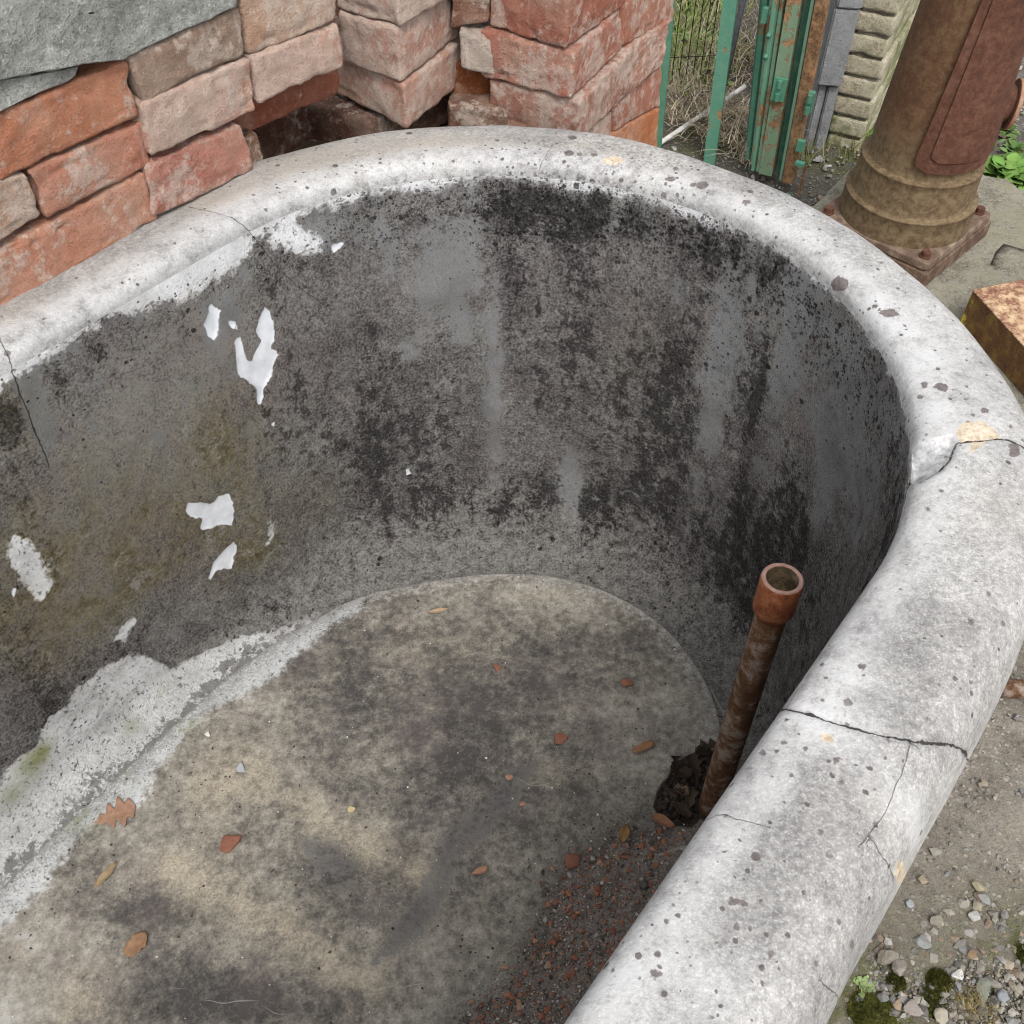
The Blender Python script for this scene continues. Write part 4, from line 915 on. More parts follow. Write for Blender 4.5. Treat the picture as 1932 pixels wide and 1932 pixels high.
pl = [at_z(x, y, ZP) for x, y in [(1500, 405), (1527, 392), (1626, 291), (1700, 250), (1800, 275), (1862, 326), (1905, 336), (1922, 352), (2080, 400), (2080, 482), (1940, 480), (1897, 466), (1880, 505)]]+[P0+da*.012+db*.02, P0+da*.30+db*.02, P0+da*.30+db*.42]+[at_z(x, y, ZP) for x, y in [(2080, 1010), (1960, 900), (1800, 690), (1640, 520)]]
stone_slab('stone_plinth', pl, -.02, ZP, M_PLINTH, 'lichened granite plinth with a notch carrying the rusty pump', 'plinth', .02, 2.0)
cb = stone_slab('stone_block', [at_z(x, y, .06)[:2].tolist() for x, y in [(1880, 500), (2100, 480), (2100, 640), (1900, 640)]], -.02, .03, M_PLINTH, 'low stone in the notch of the granite plinth behind the yellow box', 'stone', .02, 6.0)
A_, B_, C_ = (at_z(x, y, .16) for x, y in [(1542, 395), (1781, 503), (1869, 408)])
pc = (A_+C_)/2; eu = (B_-A_)/np.linalg.norm(B_-A_); ev = np.array([-eu[1], eu[0], 0.0]); hs_ = .107
pump = empty('water_pump', (pc[0], pc[1], ZP), 'rusty cast iron water pump column bolted on a square plate', 'water pump')
def rsq(h, r, n=6):
    out = []
    for sx, sy, a0 in ((1, 1, 0), (-1, 1, 90), (-1, -1, 180), (1, -1, 270)):
        for k in range(n+1):
            a = math.radians(a0+90*k/n); out.append(pc+eu*(sx*(h-r)+r*math.cos(a))+ev*(sy*(h-r)+r*math.sin(a)))
    return out
def bevelled_prism(bm, foot, z0, z1, b=.0015):
    prism(bm, foot, z0, z1)
bm = bmesh.new(); prism(bm, rsq(hs_, .012), .1455, .160); o = bm_obj('base_plate', bm, M_RUST_PLATE); keep_world(o, pump)
m_ = o.modifiers.new('bevel', 'BEVEL'); m_.width = .0025; m_.segments = 2; m_.limit_method = 'ANGLE'
bm = bmesh.new(); prism(bm, rsq(hs_+.003, .004), ZP-.002, .1445); o = bm_obj('lower_plate', bm, M_RUST_RED); keep_world(o, pump)
o.data.materials.clear(); o.data.materials.append(mat_rust('dark_plate_rust', [(.36, (.04, .022, .014)), (.5, (.105, .062, .042)), (.64, (.18, .125, .09))], 1.6, (.25, .20, .15), .3))
m_ = o.modifiers.new('bevel', 'BEVEL'); m_.width = .002; m_.segments = 2; m_.limit_method = 'ANGLE'
prof_c = [(.1062, .1575), (.1066, .163), (.1060, .180), (.1052, .2005), (.1060, .2015), (.1062, .2035), (.1050, .2050), (.0980, .2056), (.0972, .207), (.0968, .222), (.0958, .250), (.0953, .2595), (.0962, .2605), (.0964, .2628), (.0950, .2644), (.0872, .2650), (.0866, .267), (.0860, .278), (.0857, .284)]
for z in np.linspace(.30, .64, 18): prof_c.append((.0865-.088*(z-.29)*.62-.02*(z-.29)**1.5, z))
prof_c += [(.03, .641)]
LEAN = (.012, .004)
v, f = lathe(prof_c, 96, pc[0], pc[1], LEAN, .16)
o = mesh_obj('column', v, f, M_RUST_COL); keep_world(o, pump)
# raised panel on the column's face, and its boss
az = math.atan2(-pc[1], -pc[0])+math.radians(50)
pn = np.array([math.cos(az), math.sin(az), 0]); ps = np.array([-pn[1], pn[0], 0]); ups = np.array([0, 0, 1.0])
def col_r(z): return np.interp(z, [q[1] for q in prof_c[:-1]], [q[0] for q in prof_c[:-1]])
def panel(bm, hw, z0, z1, rc, lift, inner=0.0):
    """plate wrapped on the column: outline rounded at the bottom"""
    NX, NZ = 28, 44; grid = {}
    for i in range(NX+1):
        for k in range(NZ+1):
            s_ = (i/NX*2-1); z = z0+(z1-z0)*k/NZ
            w = hw*(1-.35*max(0, z-z0)/.4)
            d = z-z0
            if d < rc: w = w-rc+math.sqrt(max(0, rc*rc-(rc-d)**2))
            ang = s_*w/col_r(.30)
            for lay, add_ in ((0, -.004), (1, lift)):
                r_ = col_r(max(z, .285))+add_
                c_ = np.array([pc[0]+LEAN[0]*(z-.16), pc[1]+LEAN[1]*(z-.16), z])
                q = c_+(pn*math.cos(ang)+ps*math.sin(ang))*r_
                grid[i, k, lay] = bm.verts.new(q)
    for i in range(NX):
        for k in range(NZ):
            bm.faces.new([grid[a, b, 1] for a, b in ((i, k), (i+1, k), (i+1, k+1), (i, k+1))])
    for i in range(NX): bm.faces.new((grid[i, 0, 0], grid[i+1, 0, 0], grid[i+1, 0, 1], grid[i, 0, 1]))
    for k in range(NZ):
        for i in (0, NX): bm.faces.new((grid[i, k, 0], grid[i, k+1, 0], grid[i, k+1, 1], grid[i, k, 1]))
bm = bmesh.new(); panel(bm, .085, .283, .64, .022, .0085); o = bm_obj('cover_panel', bm, M_RUST_RED, None, True); keep_world(o, pump)
m_ = o.modifiers.new('edge', 'EDGE_SPLIT'); m_.split_angle = math.radians(40)
bm = bmesh.new(); panel(bm, .066, .303, .64, .012, .0115); o2 = bm_obj('raised_field', bm, M_RUST_RED, None, True); o2.parent = o; o2.matrix_parent_inverse = o.matrix_world.inverted() if False else Matrix.Identity(4)
o2.location = (0, 0, 0)
bpy.context.view_layer.update(); o2.matrix_world = Matrix.Identity(4)
m_ = o2.modifiers.new('edge', 'EDGE_SPLIT'); m_.split_angle = math.radians(40)
az2 = math.atan2(-pc[1], -pc[0])+math.radians(102); bn = np.array([math.cos(az2), math.sin(az2), -0.06]); bz_ = .366
bc0 = np.array([pc[0]+.003, pc[1], bz_])
bm = bmesh.new(); rings = []
bpts = [(.055, .036), (.072, .0365), (.080, .0355), (.088, .0325), (.094, .0285), (.098, .0265), (.100, .027)]
ba1 = np.cross(bn, [0, 0, 1.0]); ba1 /= np.linalg.norm(ba1); ba2 = np.cross(bn, ba1)
for d_, r_ in bpts: rings.append([bm.verts.new(bc0+bn*d_+(ba1*math.cos(6.28319*k/36)+ba2*math.sin(6.28319*k/36))*r_) for k in range(36)])
for q0, q1 in zip(rings, rings[1:]):
    for k in range(36): bm.faces.new((q0[k], q0[(k+1) % 36], q1[(k+1) % 36], q1[k]))
bm.faces.new(rings[-1])
o = bm_obj('boss', bm, M_RUST_RED, None, True); keep_world(o, pump)
bm = bmesh.new(); tube(bm, [bc0+bn*.0995, bc0+bn*.106], .037, 40)
o = bm_obj('boss_flange', bm, mat_rust('pale_rust_face', [(.36, (.16, .075, .045)), (.5, (.28, .15, .095)), (.64, (.38, .23, .16))], 1.5), None, False); keep_world(o, pump)
m_ = o.modifiers.new('bevel', 'BEVEL'); m_.width = .0015; m_.segments = 2; m_.limit_method = 'ANGLE'
for sx, sy in ((-1, -1), (1, -1), (1, 1), (-1, 1)):
    c = pc+eu*sx*(hs_-.017)+ev*sy*(hs_-.017)
    bm = bmesh.new(); tube(bm, [(c[0], c[1], .1595), (c[0], c[1], .1625)], .0095, 20); tube(bm, [(c[0], c[1], .1624), (c[0], c[1], .1705)], .0078, 6)
    o = bm_obj('bolt', bm, M_RUST_RED); keep_world(o, pump); m_ = o.modifiers.new('bevel', 'BEVEL'); m_.width = .001; m_.segments = 2

# ------------------------------------------------------------------ rusty yellow box beside the tub
box = empty('metal_box', (P0[0], P0[1], ZP), 'rusty sheet metal box with flaking yellow paint on the plinth edge', 'metal box')
ft = [P0, P0+db*.34, P0+db*.34+da*.26, P0+da*.26]
bm = bmesh.new(); prism(bm, ft, ZB-.003, ZB); o = bm_obj('lid', bm, M_BOX_TOP); keep_world(o, box); m_ = o.modifiers.new('bevel', 'BEVEL'); m_.width = .0015; m_.segments = 2
cmid = sum(ft)/4; ft2 = [cmid+(p-cmid)*.994 for p in ft]
bm = bmesh.new(); prism(bm, ft2, ZP+.001, ZB-.0032); o = bm_obj('box_side', bm, M_BOX_SIDE); keep_world(o, box)

# ------------------------------------------------------------------ rusty rod sticking out past the tub side
r0 = at_z(1888, 1299, .0125); r1 = at_z(2000, 1302, .0125); rd = r1-r0; rd /= np.linalg.norm(rd)
bm = bmesh.new(); tube(bm, [r0, r0+rd*.05, r0+rd*.2, r0+rd*.42], .0118, 20)
tag(bm_obj('rusty_pipe', bm, M_RUST_PIPE, None, True), 'rusty brown pipe end sticking out beside the tub, lying on the gravel', 'pipe')

# ------------------------------------------------------------------ gate, posts, fence and pillars behind
def lean_bar(bl, br, tl, tr, depth, push=0.0, z0=-.02, z1=1.25):
    """upright bar: foot between two pixels on the ground, leaning so that it passes two higher pixels in its own plane"""
    a, b = at_z(*bl, 0), at_z(*br, 0); d = b-a; n = np.array([-d[1], d[0], 0]); n /= np.linalg.norm(n)
    if n[1] < 0: n = -n
    ta, tb = on_plane(*tl, a, n), on_plane(*tr, b, n)
    def at(p, q, z): return p+(q-p)*((z-p[2])/(q[2]-p[2]))
    bm = bmesh.new(); P = [at(a, ta, z0), at(b, tb, z0), at(a, ta, z1), at(b, tb, z1)]
    lo = [P[0]+n*push, P[1]+n*push, P[1]+n*(push+depth), P[0]+n*(push+depth)]; hi = [P[2]+n*push, P[3]+n*push, P[3]+n*(push+depth), P[2]+n*(push+depth)]
    A = [bm.verts.new(p) for p in lo]; B = [bm.verts.new(p) for p in hi]; bm.faces.new(A[::-1]); bm.faces.new(B)
    for i in range(4): bm.faces.new((A[i], A[(i+1) % 4], B[(i+1) % 4], B[i]))
    return bm, a+n*push, n
G1, G2, G3 = (.05, .17, .11, .12), (.145, .225, .14, .46), (.03, .115, .07, .10)
bm, _a, _n = lean_bar((1226, 290), (1246, 292), (1250, 0), (1274, 0), .02)
o = tag(bm_obj('green_post', bm, MP), 'green iron post half hidden by the right brick stack', 'post'); o.color = (.055, .165, .105, .15)
bm, _a, _n = lean_bar((1327, 307), (1348, 311), (1364, 0), (1391, 0), .012)
o = tag(bm_obj('green_post', bm, MP), 'flat green iron post with rust flecks between wire fence and gate', 'post'); o.color = (.075, .215, .145, .24)
bm = bmesh.new(); q = at_z(1357, 200, 0); n_ = np.array([0, 1.0, 0]); q1 = on_plane(1402, 0, q, n_); tube(bm, [q, q+(q1-q)*1.6], .007, 12)
tag(bm_obj('iron_tube', bm, M_IRON, None, True), 'thin dark grey tube upright behind the flat green post', 'tube')
gate = empty('folding_gate', tuple(at_z(1450, 350, 0)), 'folded green iron gate with peeling paint and hinges', 'gate')
def gbar(name, bl, br, tl, tr, depth, col, push=0.0):
    bm, a, n = lean_bar(bl, br, tl, tr, depth, push, .02)
    o = bm_obj(name, bm, MP); o.color = col; keep_world(o, gate); m_ = o.modifiers.new('bevel', 'BEVEL'); m_.width = .0012; m_.segments = 2
    return a, n
fa, fn = gbar('stile', (1428, 345), (1453, 351), (1484, 0), (1512, 0), .03, G2)
gbar('stile', (1453, 351), (1468, 356), (1513, 0), (1530, 0), .02, G3, .014)
ra, rn = gbar('stile', (1471, 361), (1491, 366), (1538, 0), (1562, 0), .025, (.15, .19, .115, .66))
gbar('stile', (1467, 357), (1472, 359), (1531, 0), (1538, 0), .03, (.12, .22, .15, .30), -.003)
for bl, br, tl, tr, dp, c, ps_ in [((1422, 341), (1428, 344), (1470, 0), (1478, 0), .03, (.17, .26, .17, .45), .002), ((1416, 338), (1421, 340), (1459, 0), (1468, 0), .03, (.10, .24, .16, .40), -.004), ((1409, 330), (1415, 334), (1447, 0), (1456, 0), .03, (.16, .27, .18, .40), .006),
                                  ((1402, 318), (1409, 322), (1436, 0), (1446, 0), .03, (.06, .20, .13, .25), .002), ((1395, 300), (1403, 306), (1424, 0), (1437, 0), .03, (.04, .145, .092, .1), .012), ((1388, 285), (1396, 292), (1419, 0), (1426, 0), .03, (.035, .125, .08, .1), .03)]:
    gbar('bar', bl, br, tl, tr, dp, c, ps_)
def hw(name, pxc, P, N, w, h, d, col=(.06, .20, .125, .16), knuckle=True, shift=.006):
    c = on_plane(pxc[0], pxc[1], P, N)-N*shift; sx = np.cross(N, [0, 0, 1.0])
    bm = bmesh.new(); obox(bm, c, sx*w/2, N*d/2, np.array([0, 0, h/2]), .001)
    if knuckle:
        for dz in (-.28, .28): tube(bm, [c+np.array([0, 0, dz*h-.007])-N*d, c+np.array([0, 0, dz*h+.007])-N*d], .0048, 12)
    o = bm_obj(name, bm, MP, None, False); o.color = col; keep_world(o, gate)
hw('hinge', (1472, 166), fa, fn, .026, .044, .007)
hw('hinge', (1530, 190), ra, rn, .012, .040, .012)
hw('bracket', (1512, 272), ra, rn, .014, .022, .010, (.075, .24, .16, .1), False)
hw('bracket', (1511, 306), ra, rn, .018, .007, .012, (.08, .26, .175, .05), False)
hw('latch_bar', (1515, 338), ra, rn, .005, .062, .006, (.10, .10, .06, .7), False)
hw('bracket', (1487, 372), ra, rn, .010, .018, .010, (.09, .26, .18, .1), False)
for x, y in ((1445, 26),): hw('knuckle', (x, y), fa+fn*.02, fn, .010, .028, .010, G1, False)
for x, y in ((1452, 65), (1446, 105)):
    c = on_plane(x, y, fa+fn*.01, fn); bm = bmesh.new(); tube(bm, [c-fn*.010, c+fn*.012], .0045, 12); o = bm_obj('rivet', bm, MP, None, True); o.color = G1; keep_world(o, gate)

# wire fence
fence = empty('wire_fence', tuple(at_z(1290, 200, 0)), 'rusty thin wire mesh fence in front of dry grass', 'fence')
fa0 = at_z(1243, 262, 0); fb0 = at_z(1330, 258, 0); fd = fb0-fa0
wd = np.array([fd[0], fd[1], 0]); LW = np.linalg.norm(wd); wd /= LW
for k in range(-1, 8):
    bm = bmesh.new(); b0 = fa0+wd*(.0155*k)+np.array([0, .12, .08]); tube(bm, [b0, b0+np.array([.002*random.uniform(-1, 1), 0, 1.15])], .0009, 5)
    o = bm_obj('upright_wire', bm, M_WIRE, None, True); keep_world(o, fence)
for k in range(4):
    bm = bmesh.new(); b0 = fa0-wd*.03+np.array([0, .1215, .12+.3*k]); tube(bm, [b0, b0+wd*.16], .0009, 5)
    o = bm_obj('cross_wire', bm, M_WIRE, None, True); keep_world(o, fence)

# grey concrete post of blocks
q0, q1 = at_z(1518, 277, 0), at_z(1556, 280, 0); d = q1-q0; dn = np.array([-d[1], d[0], 0]); dn /= np.linalg.norm(dn)
cp_ = empty('concrete_post', tuple(q0), 'grey concrete block post beside the pale brick pillar', 'post')
zA = on_plane(1550, 158, q0, dn)[2]; zB_ = on_plane(1580, 15, q0, dn)[2]
def cblock(a0, a1, z0, z1, push, dep, name):
    bm = bmesh.new(); e = d
    P_ = [q0+e*a0-dn*push, q0+e*a1-dn*push, q0+e*a1+dn*dep, q0+e*a0+dn*dep]; prism(bm, P_, z0, z1)
    bmesh.ops.bevel(bm, geom=bm.edges[:], offset=.003, segments=2, affect='EDGES')
    o = bm_obj(name, bm, M_CONC); keep_world(o, cp_)
cblock(.0, .42, -.03, zA-.002, -.004, .12, 'foot'); cblock(.46, .98, -.03, zA-.002, 0, .13, 'foot')
cblock(-.12, 1.0, zA, zB_, .010, .13, 'block'); cblock(-.05, 1.06, zB_+.003, zB_+.25, .010, .13, 'block'); cblock(-.08, 1.0, zB_+.253, zB_+.5, .008, .13, 'block')

# pale brick pillar
k0, k1 = at_z(1557, 268, 0), at_z(1622, 284, 0); d = k1-k0; wl = np.linalg.norm(d); fx = d/wl; fy = np.array([-fx[1], fx[0], 0])
if fy[1] < 0: fy = -fy
pil = empty('brick_pillar', tuple(k0), 'pale yellow brick pillar with mossy courses behind the pump', 'pillar')
allV, allF, nb = [], [], 0
hc = .0425
for c_ in range(18):
    z0 = -.02+c_*hc
    runs = [(0, wl, True)]
    jit = random.uniform(-.005, .005)
    P_ = lambda u, v_, z: k0+fx*u+fy*v_+np.array([0, 0, z])
    cut = [.0, .24, .37, .61, .72] if c_ % 2 else [.0, .12, .36, .60, .72]
    for v0, v1 in zip(cut, cut[1:]):
        v0 += .002; v1 -= .002; ov = random.uniform(-.004, .003)
        u0 = jit if v0 < .01 else .02
        c8 = np.array([P_(u0, v0+ov*.5, z0), P_(wl+ov, v0+ov*.5, z0), P_(wl+ov, v0, z0+hc-.006), P_(u0, v0, z0+hc-.006), P_(u0, v1, z0), P_(wl+ov, v1, z0), P_(wl+ov, v1, z0+hc-.006), P_(u0, v1, z0+hc-.006)])
        v, f, _c = hexa_grid(c8, .006, .0030, 200+c_*3.1+v0*9, .45, .005)
        allV.append(v); allF += [[i+nb for i in q] for q in f]; nb += len(v)
o = mesh_obj('brickwork', np.concatenate(allV), allF, M_PILLAR); keep_world(o, pil)
bm = bmesh.new(); prism(bm, [k0+fx*.008+fy*.008, k0+fx*(wl-.007)+fy*.008, k0+fx*(wl-.007)+fy*.71, k0+fx*.008+fy*.71], -.02, 18*hc-.03)
o = bm_obj('mortar_core', bm, mat_stone('lime_mortar', (.13, .12, .09), (.24, .22, .175), (.34, .32, .27))); keep_world(o, pil)

# ------------------------------------------------------------------ stones, gravel, cane
def rock(size, seed, flat=.6, sub=3, elong=1.0):
    bm = bmesh.new(); bmesh.ops.create_icosphere(bm, subdivisions=sub, radius=1.0)
    sv = Vector((seed*7.3, seed*2.1, seed*4.4)); rr = random.Random(seed)
    planes = [(Vector((rr.gauss(0, 1), rr.gauss(0, 1), rr.gauss(0, 1))).normalized(), rr.uniform(.42, .78)) for _ in range(11)]
    for v in bm.verts:
        p = v.co.normalized(); r_ = 1.0
        for n_, dd in planes:
            c_ = p.dot(n_)
            if c_*r_ > dd: r_ = dd/c_
        r_ *= 1+.06*mnoise.noise(p*3+sv)+.03*mnoise.noise(p*9+sv)
        v.co = Vector((p.x*r_*elong, p.y*r_, p.z*r_*flat))*size
    V = np.array([v.co[:] for v in bm.verts]); F = [[v.index for v in f.verts] for f in bm.faces]; bm.free(); return V, F
def rotz(V, a): c, s_ = math.cos(a), math.sin(a); return V@np.array([[c, s_, 0], [-s_, c, 0], [0, 0, 1]])
def single_rock(name, px_, z, wpx, label, cat, col, flat=.55, elong=1.0, rot=0.0, group=None, seed=None, sink=.3):
    c = at_z(*px_, z); dep = (c-EYE)@FWD; size = wpx/2*dep/FPX
    V, F = rock(size, seed or (px_[0]*.37 % 100), flat, 3, elong); V = rotz(V, rot)
    V[:, 2] += size*flat*(1-sink)*.8
    o = mesh_obj(name, V+c, F, M_TINT, loc=c, smooth=False); cattr(o.data, 'tint', np.tile(col, (len(V), 1)))
    return tag(o, label, cat, group)
GS = 'larger loose stones on the gravel beside the tub'
for a in [((1853, 1864), 36, 'flat pointed grey green slate piece lying on the gravel', (.22, .235, .20), .22, 1.9, 1.15), ((1804, 1840), 28, 'bright white pebble above the moss cushion', (.62, .61, .62), .5, 1.15, .2),
          ((1740, 1662), 23, 'tan stone nearest the tub wall in the bare dirt', (.33, .28, .20), .5, 1.0, .4), ((1715, 1703), 22, 'blue grey pebble touching the tub edge', (.34, .36, .38), .5, 1.0, 1.3),
          ((1766, 1738), 34, 'weathered crumbly tan stone with dark pits', (.36, .33, .27), .7, 1.0, .3), ((1735, 1776), 34, 'flat grey layered stone below the crumbly tan stone', (.27, .28, .27), .4, 1.25, -.2),
          ((1671, 1806), 40, 'large brown grey stone against the tub foot', (.25, .225, .185), .6, 1.2, .5), ((1693, 1826), 36, 'rounded grey brown stone next to the large one at the tub foot', (.30, .27, .235), .6, 1.1, 1.0),
          ((1718, 1902), 40, 'flat mauve grey stone between the moss cushions', (.32, .285, .26), .35, 1.15, .1), ((1776, 1921), 34, 'light tan stone at the bottom of the photo under the moss', (.40, .36, .29), .5, 1.1, 1.2),
          ((1893, 1883), 26, 'blue grey stone right of the slate piece', (.27, .29, .31), .5, 1.2, .6), ((1834, 1801), 24, 'brown triangular stone above the slate piece', (.27, .18, .11), .5, 1.1, .9),
          ((1839, 1729), 22, 'oval pale grey pebble alone in the dirt', (.46, .455, .44), .5, 1.5, .1), ((1664, 1884), 24, 'dark grey stone low beside the tub foot', (.22, .22, .215), .5, 1.1, 1.4), ((1808, 1862), 20, 'slate blue pebble under the white one', (.25, .265, .285), .5, 1.1, .9),
          ((1844, 1674), 24, 'small yellowish tan stone in the upper dirt', (.36, .32, .22), .5, 1.1, .3)]:
    px_, w, lb, col, fl_, el, ro = a; col = tuple(x*.78 for x in col); single_rock('loose_stone', px_, .004, w, lb, 'stone', col, fl_, el, ro, GS)
single_rock('loose_stone', (1386, 218), .0, 40, 'yellowish stone lying behind the gate foot', 'stone', (.38, .30, .19), .7, 1.1, .4)
single_rock('loose_stone', (1543, 304), .0, 22, 'small grey stone on the ground by the pillar foot', 'stone', (.30, .30, .30), .6, 1.2, .2)
single_rock('loose_stone', (1560, 316), .0, 16, 'pale pebble just right of the grey stone by the pillar', 'stone', (.42, .41, .39), .6, 1.2, .8)
c0 = at_z(1235, 277, .012); c1 = at_z(1405, 163, .05)
bm = bmesh.new(); tube(bm, [c0+(c1-c0)*t for t in np.linspace(0, 1, 12)], .0052, 12)
tag(bm_obj('cane', bm, M_CANE, None, True), 'thin bleached cane lying on the ground behind the posts', 'cane')

def scatter(name, pts, sizes, cols, mat, flat=(.4, .8), sub=1, label=None, z0=0.0, zs=None):
    proto = [rock(1.0, 300+i, 1.0, sub, random.uniform(1, 1.5)) for i in range(10)]
    VV, FF, CC_, n = [], [], [], 0
    for i, (p, s_) in enumerate(zip(pts, sizes)):
        V, F = proto[i % 10]; V = rotz(V*np.array([1, 1, random.uniform(*flat)]), random.uniform(0, 6.28))*s_
        tx = random.uniform(-.5, .5); c_, sn = math.cos(tx), math.sin(tx); V = V@np.array([[1, 0, 0], [0, c_, sn], [0, -sn, c_]])
        z = (zs[i] if zs is not None else z0)+s_*.25
        VV.append(V+np.array([p[0], p[1], z])); FF += [[k+n for k in f] for f in F]; CC_.append(np.tile(cols[i], (len(V), 1))); n += len(V)
    o = mesh_obj(name, np.concatenate(VV), FF, mat, smooth=False); cattr(o.data, 'tint', np.concatenate(CC_))
    return tag(o, label, None, None, 'stuff')
def inside(pt, poly):
    r_ = False
    for i in range(len(poly)):
        a, b = poly[i], poly[(i+1) % len(poly)]
        if (a[1] <= pt[1]) != (b[1] <= pt[1]) and pt[0] < a[0]+(pt[1]-a[1])/(b[1]-a[1])*(b[0]-a[0]): r_ = not r_
    return r_
PAL = [(.33, .305, .26), (.25, .235, .21), (.42, .39, .335), (.19, .178, .16), (.36, .31, .24), (.46, .44, .405), (.29, .29, .28), (.31, .235, .175), (.36, .335, .29), (.28, .265, .235)]
pts, sz, cl = [], [], []
while len(pts) < 6500:                                      # gravel by the tub, denser towards the camera
    p = at_z(random.uniform(1580, 1990), random.uniform(1250, 1990), 0)
    y = project(p[None])[0][1]
    if random.random() > .10+.9*smooth(np.array(y), 1620, 1830): continue
    pts.append(p); s_ = random.lognormvariate(-.2, .55)*.00165; sz.append(min(s_, .007)); c = random.choice(PAL); k = random.uniform(.45, .85); cl.append([x*k for x in c])
while len(pts) < 8500:                                      # gravel round the gate and pillar
    x, y = random.uniform(1240, 1932), random.uniform(60, 420); p = at_z(x, y, 0)
    pts.append(p); s_ = random.lognormvariate(-.2, .5)*.0040; sz.append(min(s_, .012)); c = random.choice(PAL); k = random.uniform(.5, 1.0); cl.append([v*k for v in c])
n_ = 0
while n_ < 230:                                             # the coarser stones at the camera end
    p = at_z(random.uniform(1590, 1985), random.uniform(1640, 1985), 0); y = project(p[None])[0][1]
    if random.random() > smooth(np.array(y), 1660, 1800): continue
    n_ += 1; pts.append(p); sz.append(random.uniform(.0036, .0082)); c = random.choice(PAL); k = random.uniform(.45, .85); cl.append([x*k for x in c])
for _ in range(1800):                                       # the same gravel carries on past the edge of the photo
    p = np.array([random.uniform(.5, 1.9), random.uniform(-.3, 1.2), 0.0]); pts.append(p); sz.append(min(.008, random.lognormvariate(-.2, .55)*.0022))
    c = random.choice(PAL); k = random.uniform(.45, .85); cl.append([x*k for x in c])
scatter('gravel', pts, sz, cl, M_TINT, (.4, .8), 1, 'mixed small gravel strewn over the dirt')

# terracotta grit in the tub
gp = F6((1000, 1170), (1120, 1185), (1260, 1200), (1420, 1150), (1480, 1200), (1200, 1700), (900, 2020), (360, 2020), (420, 1900), (580, 1800), (660, 1660), (720, 1480), (800, 1310), (920, 1240))
pts, sz, cl = [], [], []
while len(pts) < 5200:
    x, y = random.uniform(860, 1420), random.uniform(1530, 1960)
    jx, jy = abs(random.gauss(0, 26)), random.gauss(0, 22)
    if not inside((x+jx, y+jy), gp): continue
    pts.append(at_z(x, y, ZF)); r_ = random.random(); s_ = random.lognormvariate(-.3, .5)*.0013*(1.3 if r_ < .17 else .75)
    sz.append(min(s_, .0055)); c = random.choice([(.32, .15, .09), (.27, .115, .075), (.38, .22, .15), (.21, .095, .06)]) if r_ < .17 else random.choice([(.16, .14, .12), (.10, .09, .08), (.24, .21, .18), (.45, .43, .40), (.06, .052, .045)]); cl.append(c)
for k in range(120):
    while True:
        x, y = random.uniform(860, 1400), random.uniform(1560, 1960)
        if inside((x, y), gp): break
    pts.append(at_z(x, y, ZF)); sz.append(random.uniform(.0018, .0042)); cl.append(random.choice([(.30, .14, .085), (.25, .105, .07), (.36, .21, .14), (.24, .16, .10), (.32, .30, .275)]))
scatter('terracotta_grit', pts, sz, cl, M_TINT, (.35, .7), 1, 'terracotta crumbs and grit washed against the tub side', ZF-.0002)
pts, sz, cl = [], [], []
while len(pts) < 420:
    x, y = random.uniform(1225, 1360), random.uniform(1410, 1565)
    if not inside((x, y), F6((1200, 930), (1265, 895), (1365, 880), (1400, 900), (1400, 1050), (1330, 1120), (1270, 1180), (1170, 1165), (1125, 1100), (1140, 1030), (1180, 980))): continue
    pts.append(at_z(x, y, ZF)); sz.append(random.uniform(.0008, .0038)); k = random.choice([.5, .8, 1, 1.5, 2.4]); cl.append((.035*k, .026*k, .020*k))
scatter('drain_litter', pts, sz, cl, M_TINT, (.3, .9), 1, 'dark rotten litter filling the drain hole', ZF-.006)
pts, sz, cl = [], [], []
while len(pts) < 420:                                       # crumbs of dark dirt sprinkled over the tub floor
    x, y = random.uniform(0, 1250), random.uniform(1180, 1932)
    e = abs(random.gauss(0, 1)); 
    if not (inside((x, y), [(0, 1600), (330, 1360), (700, 1150), (1000, 1100), (1250, 1250), (1300, 1500), (860, 1932), (0, 1932)])): continue
    pts.append(at_z(x, y, ZF)); sz.append(min(.0022, random.lognormvariate(-.4, .5)*.0009)); cl.append(random.choice([(.03, .027, .024), (.05, .04, .03), (.5, .48, .45), (.12, .09, .06)]))
scatter('dirt_crumbs', pts, sz, cl, M_TINT, (.4, .8), 1, 'tiny dirt crumbs sprinkled over the tub floor', ZF-.003)

# ------------------------------------------------------------------ leaves and chips on the tub floor
def leaf(name, px_, z, length, ang, widths, label, col, curl=.3, group=None, cat='leaf', thick=.0004, lift=.001, side=1.0):
    """leaf blade: half widths along a midrib, cupped and curled"""
    n = len(widths); V, F = [], []
    m = 7
    for i, w in enumerate(widths):
        t = i/(n-1)
        for j in range(m):
            s_ = j/(m-1)*2-1
            x = (t-.5)*length; y = s_*w*length*(1 if s_ > 0 else side)
            zz = lift+curl*length*(abs(s_)**1.6*w*.9+(t-.5)**2*.35)+mnoise.noise(Vector((t*4, s_*2, length*400)))*.06*length*(abs(curl)+.2)
            V.append((x, y, zz))
    for i in range(n-1):
        for j in range(m-1): F.append((i*m+j, (i+1)*m+j, (i+1)*m+j+1, i*m+j+1))
    V = np.array(V); V[:, 2] -= V[:, 2].min()-.0008
    c = at_z(*px_, z); V = rotz(V, ang)+c
    o = mesh_obj(name, V, F, M_LEAF, loc=c); cattr(o.data, 'tint', np.array([[k*random.uniform(.85, 1.1) for k in col] for _ in V]))
    mo_ = o.modifiers.new('thickness', 'SOLIDIFY'); mo_.thickness = thick; mo_.offset = 1
    return tag(o, label, cat, group)
def pxm(px_, z): return ((at_z(*px_, z)-EYE)@FWD)/FPX
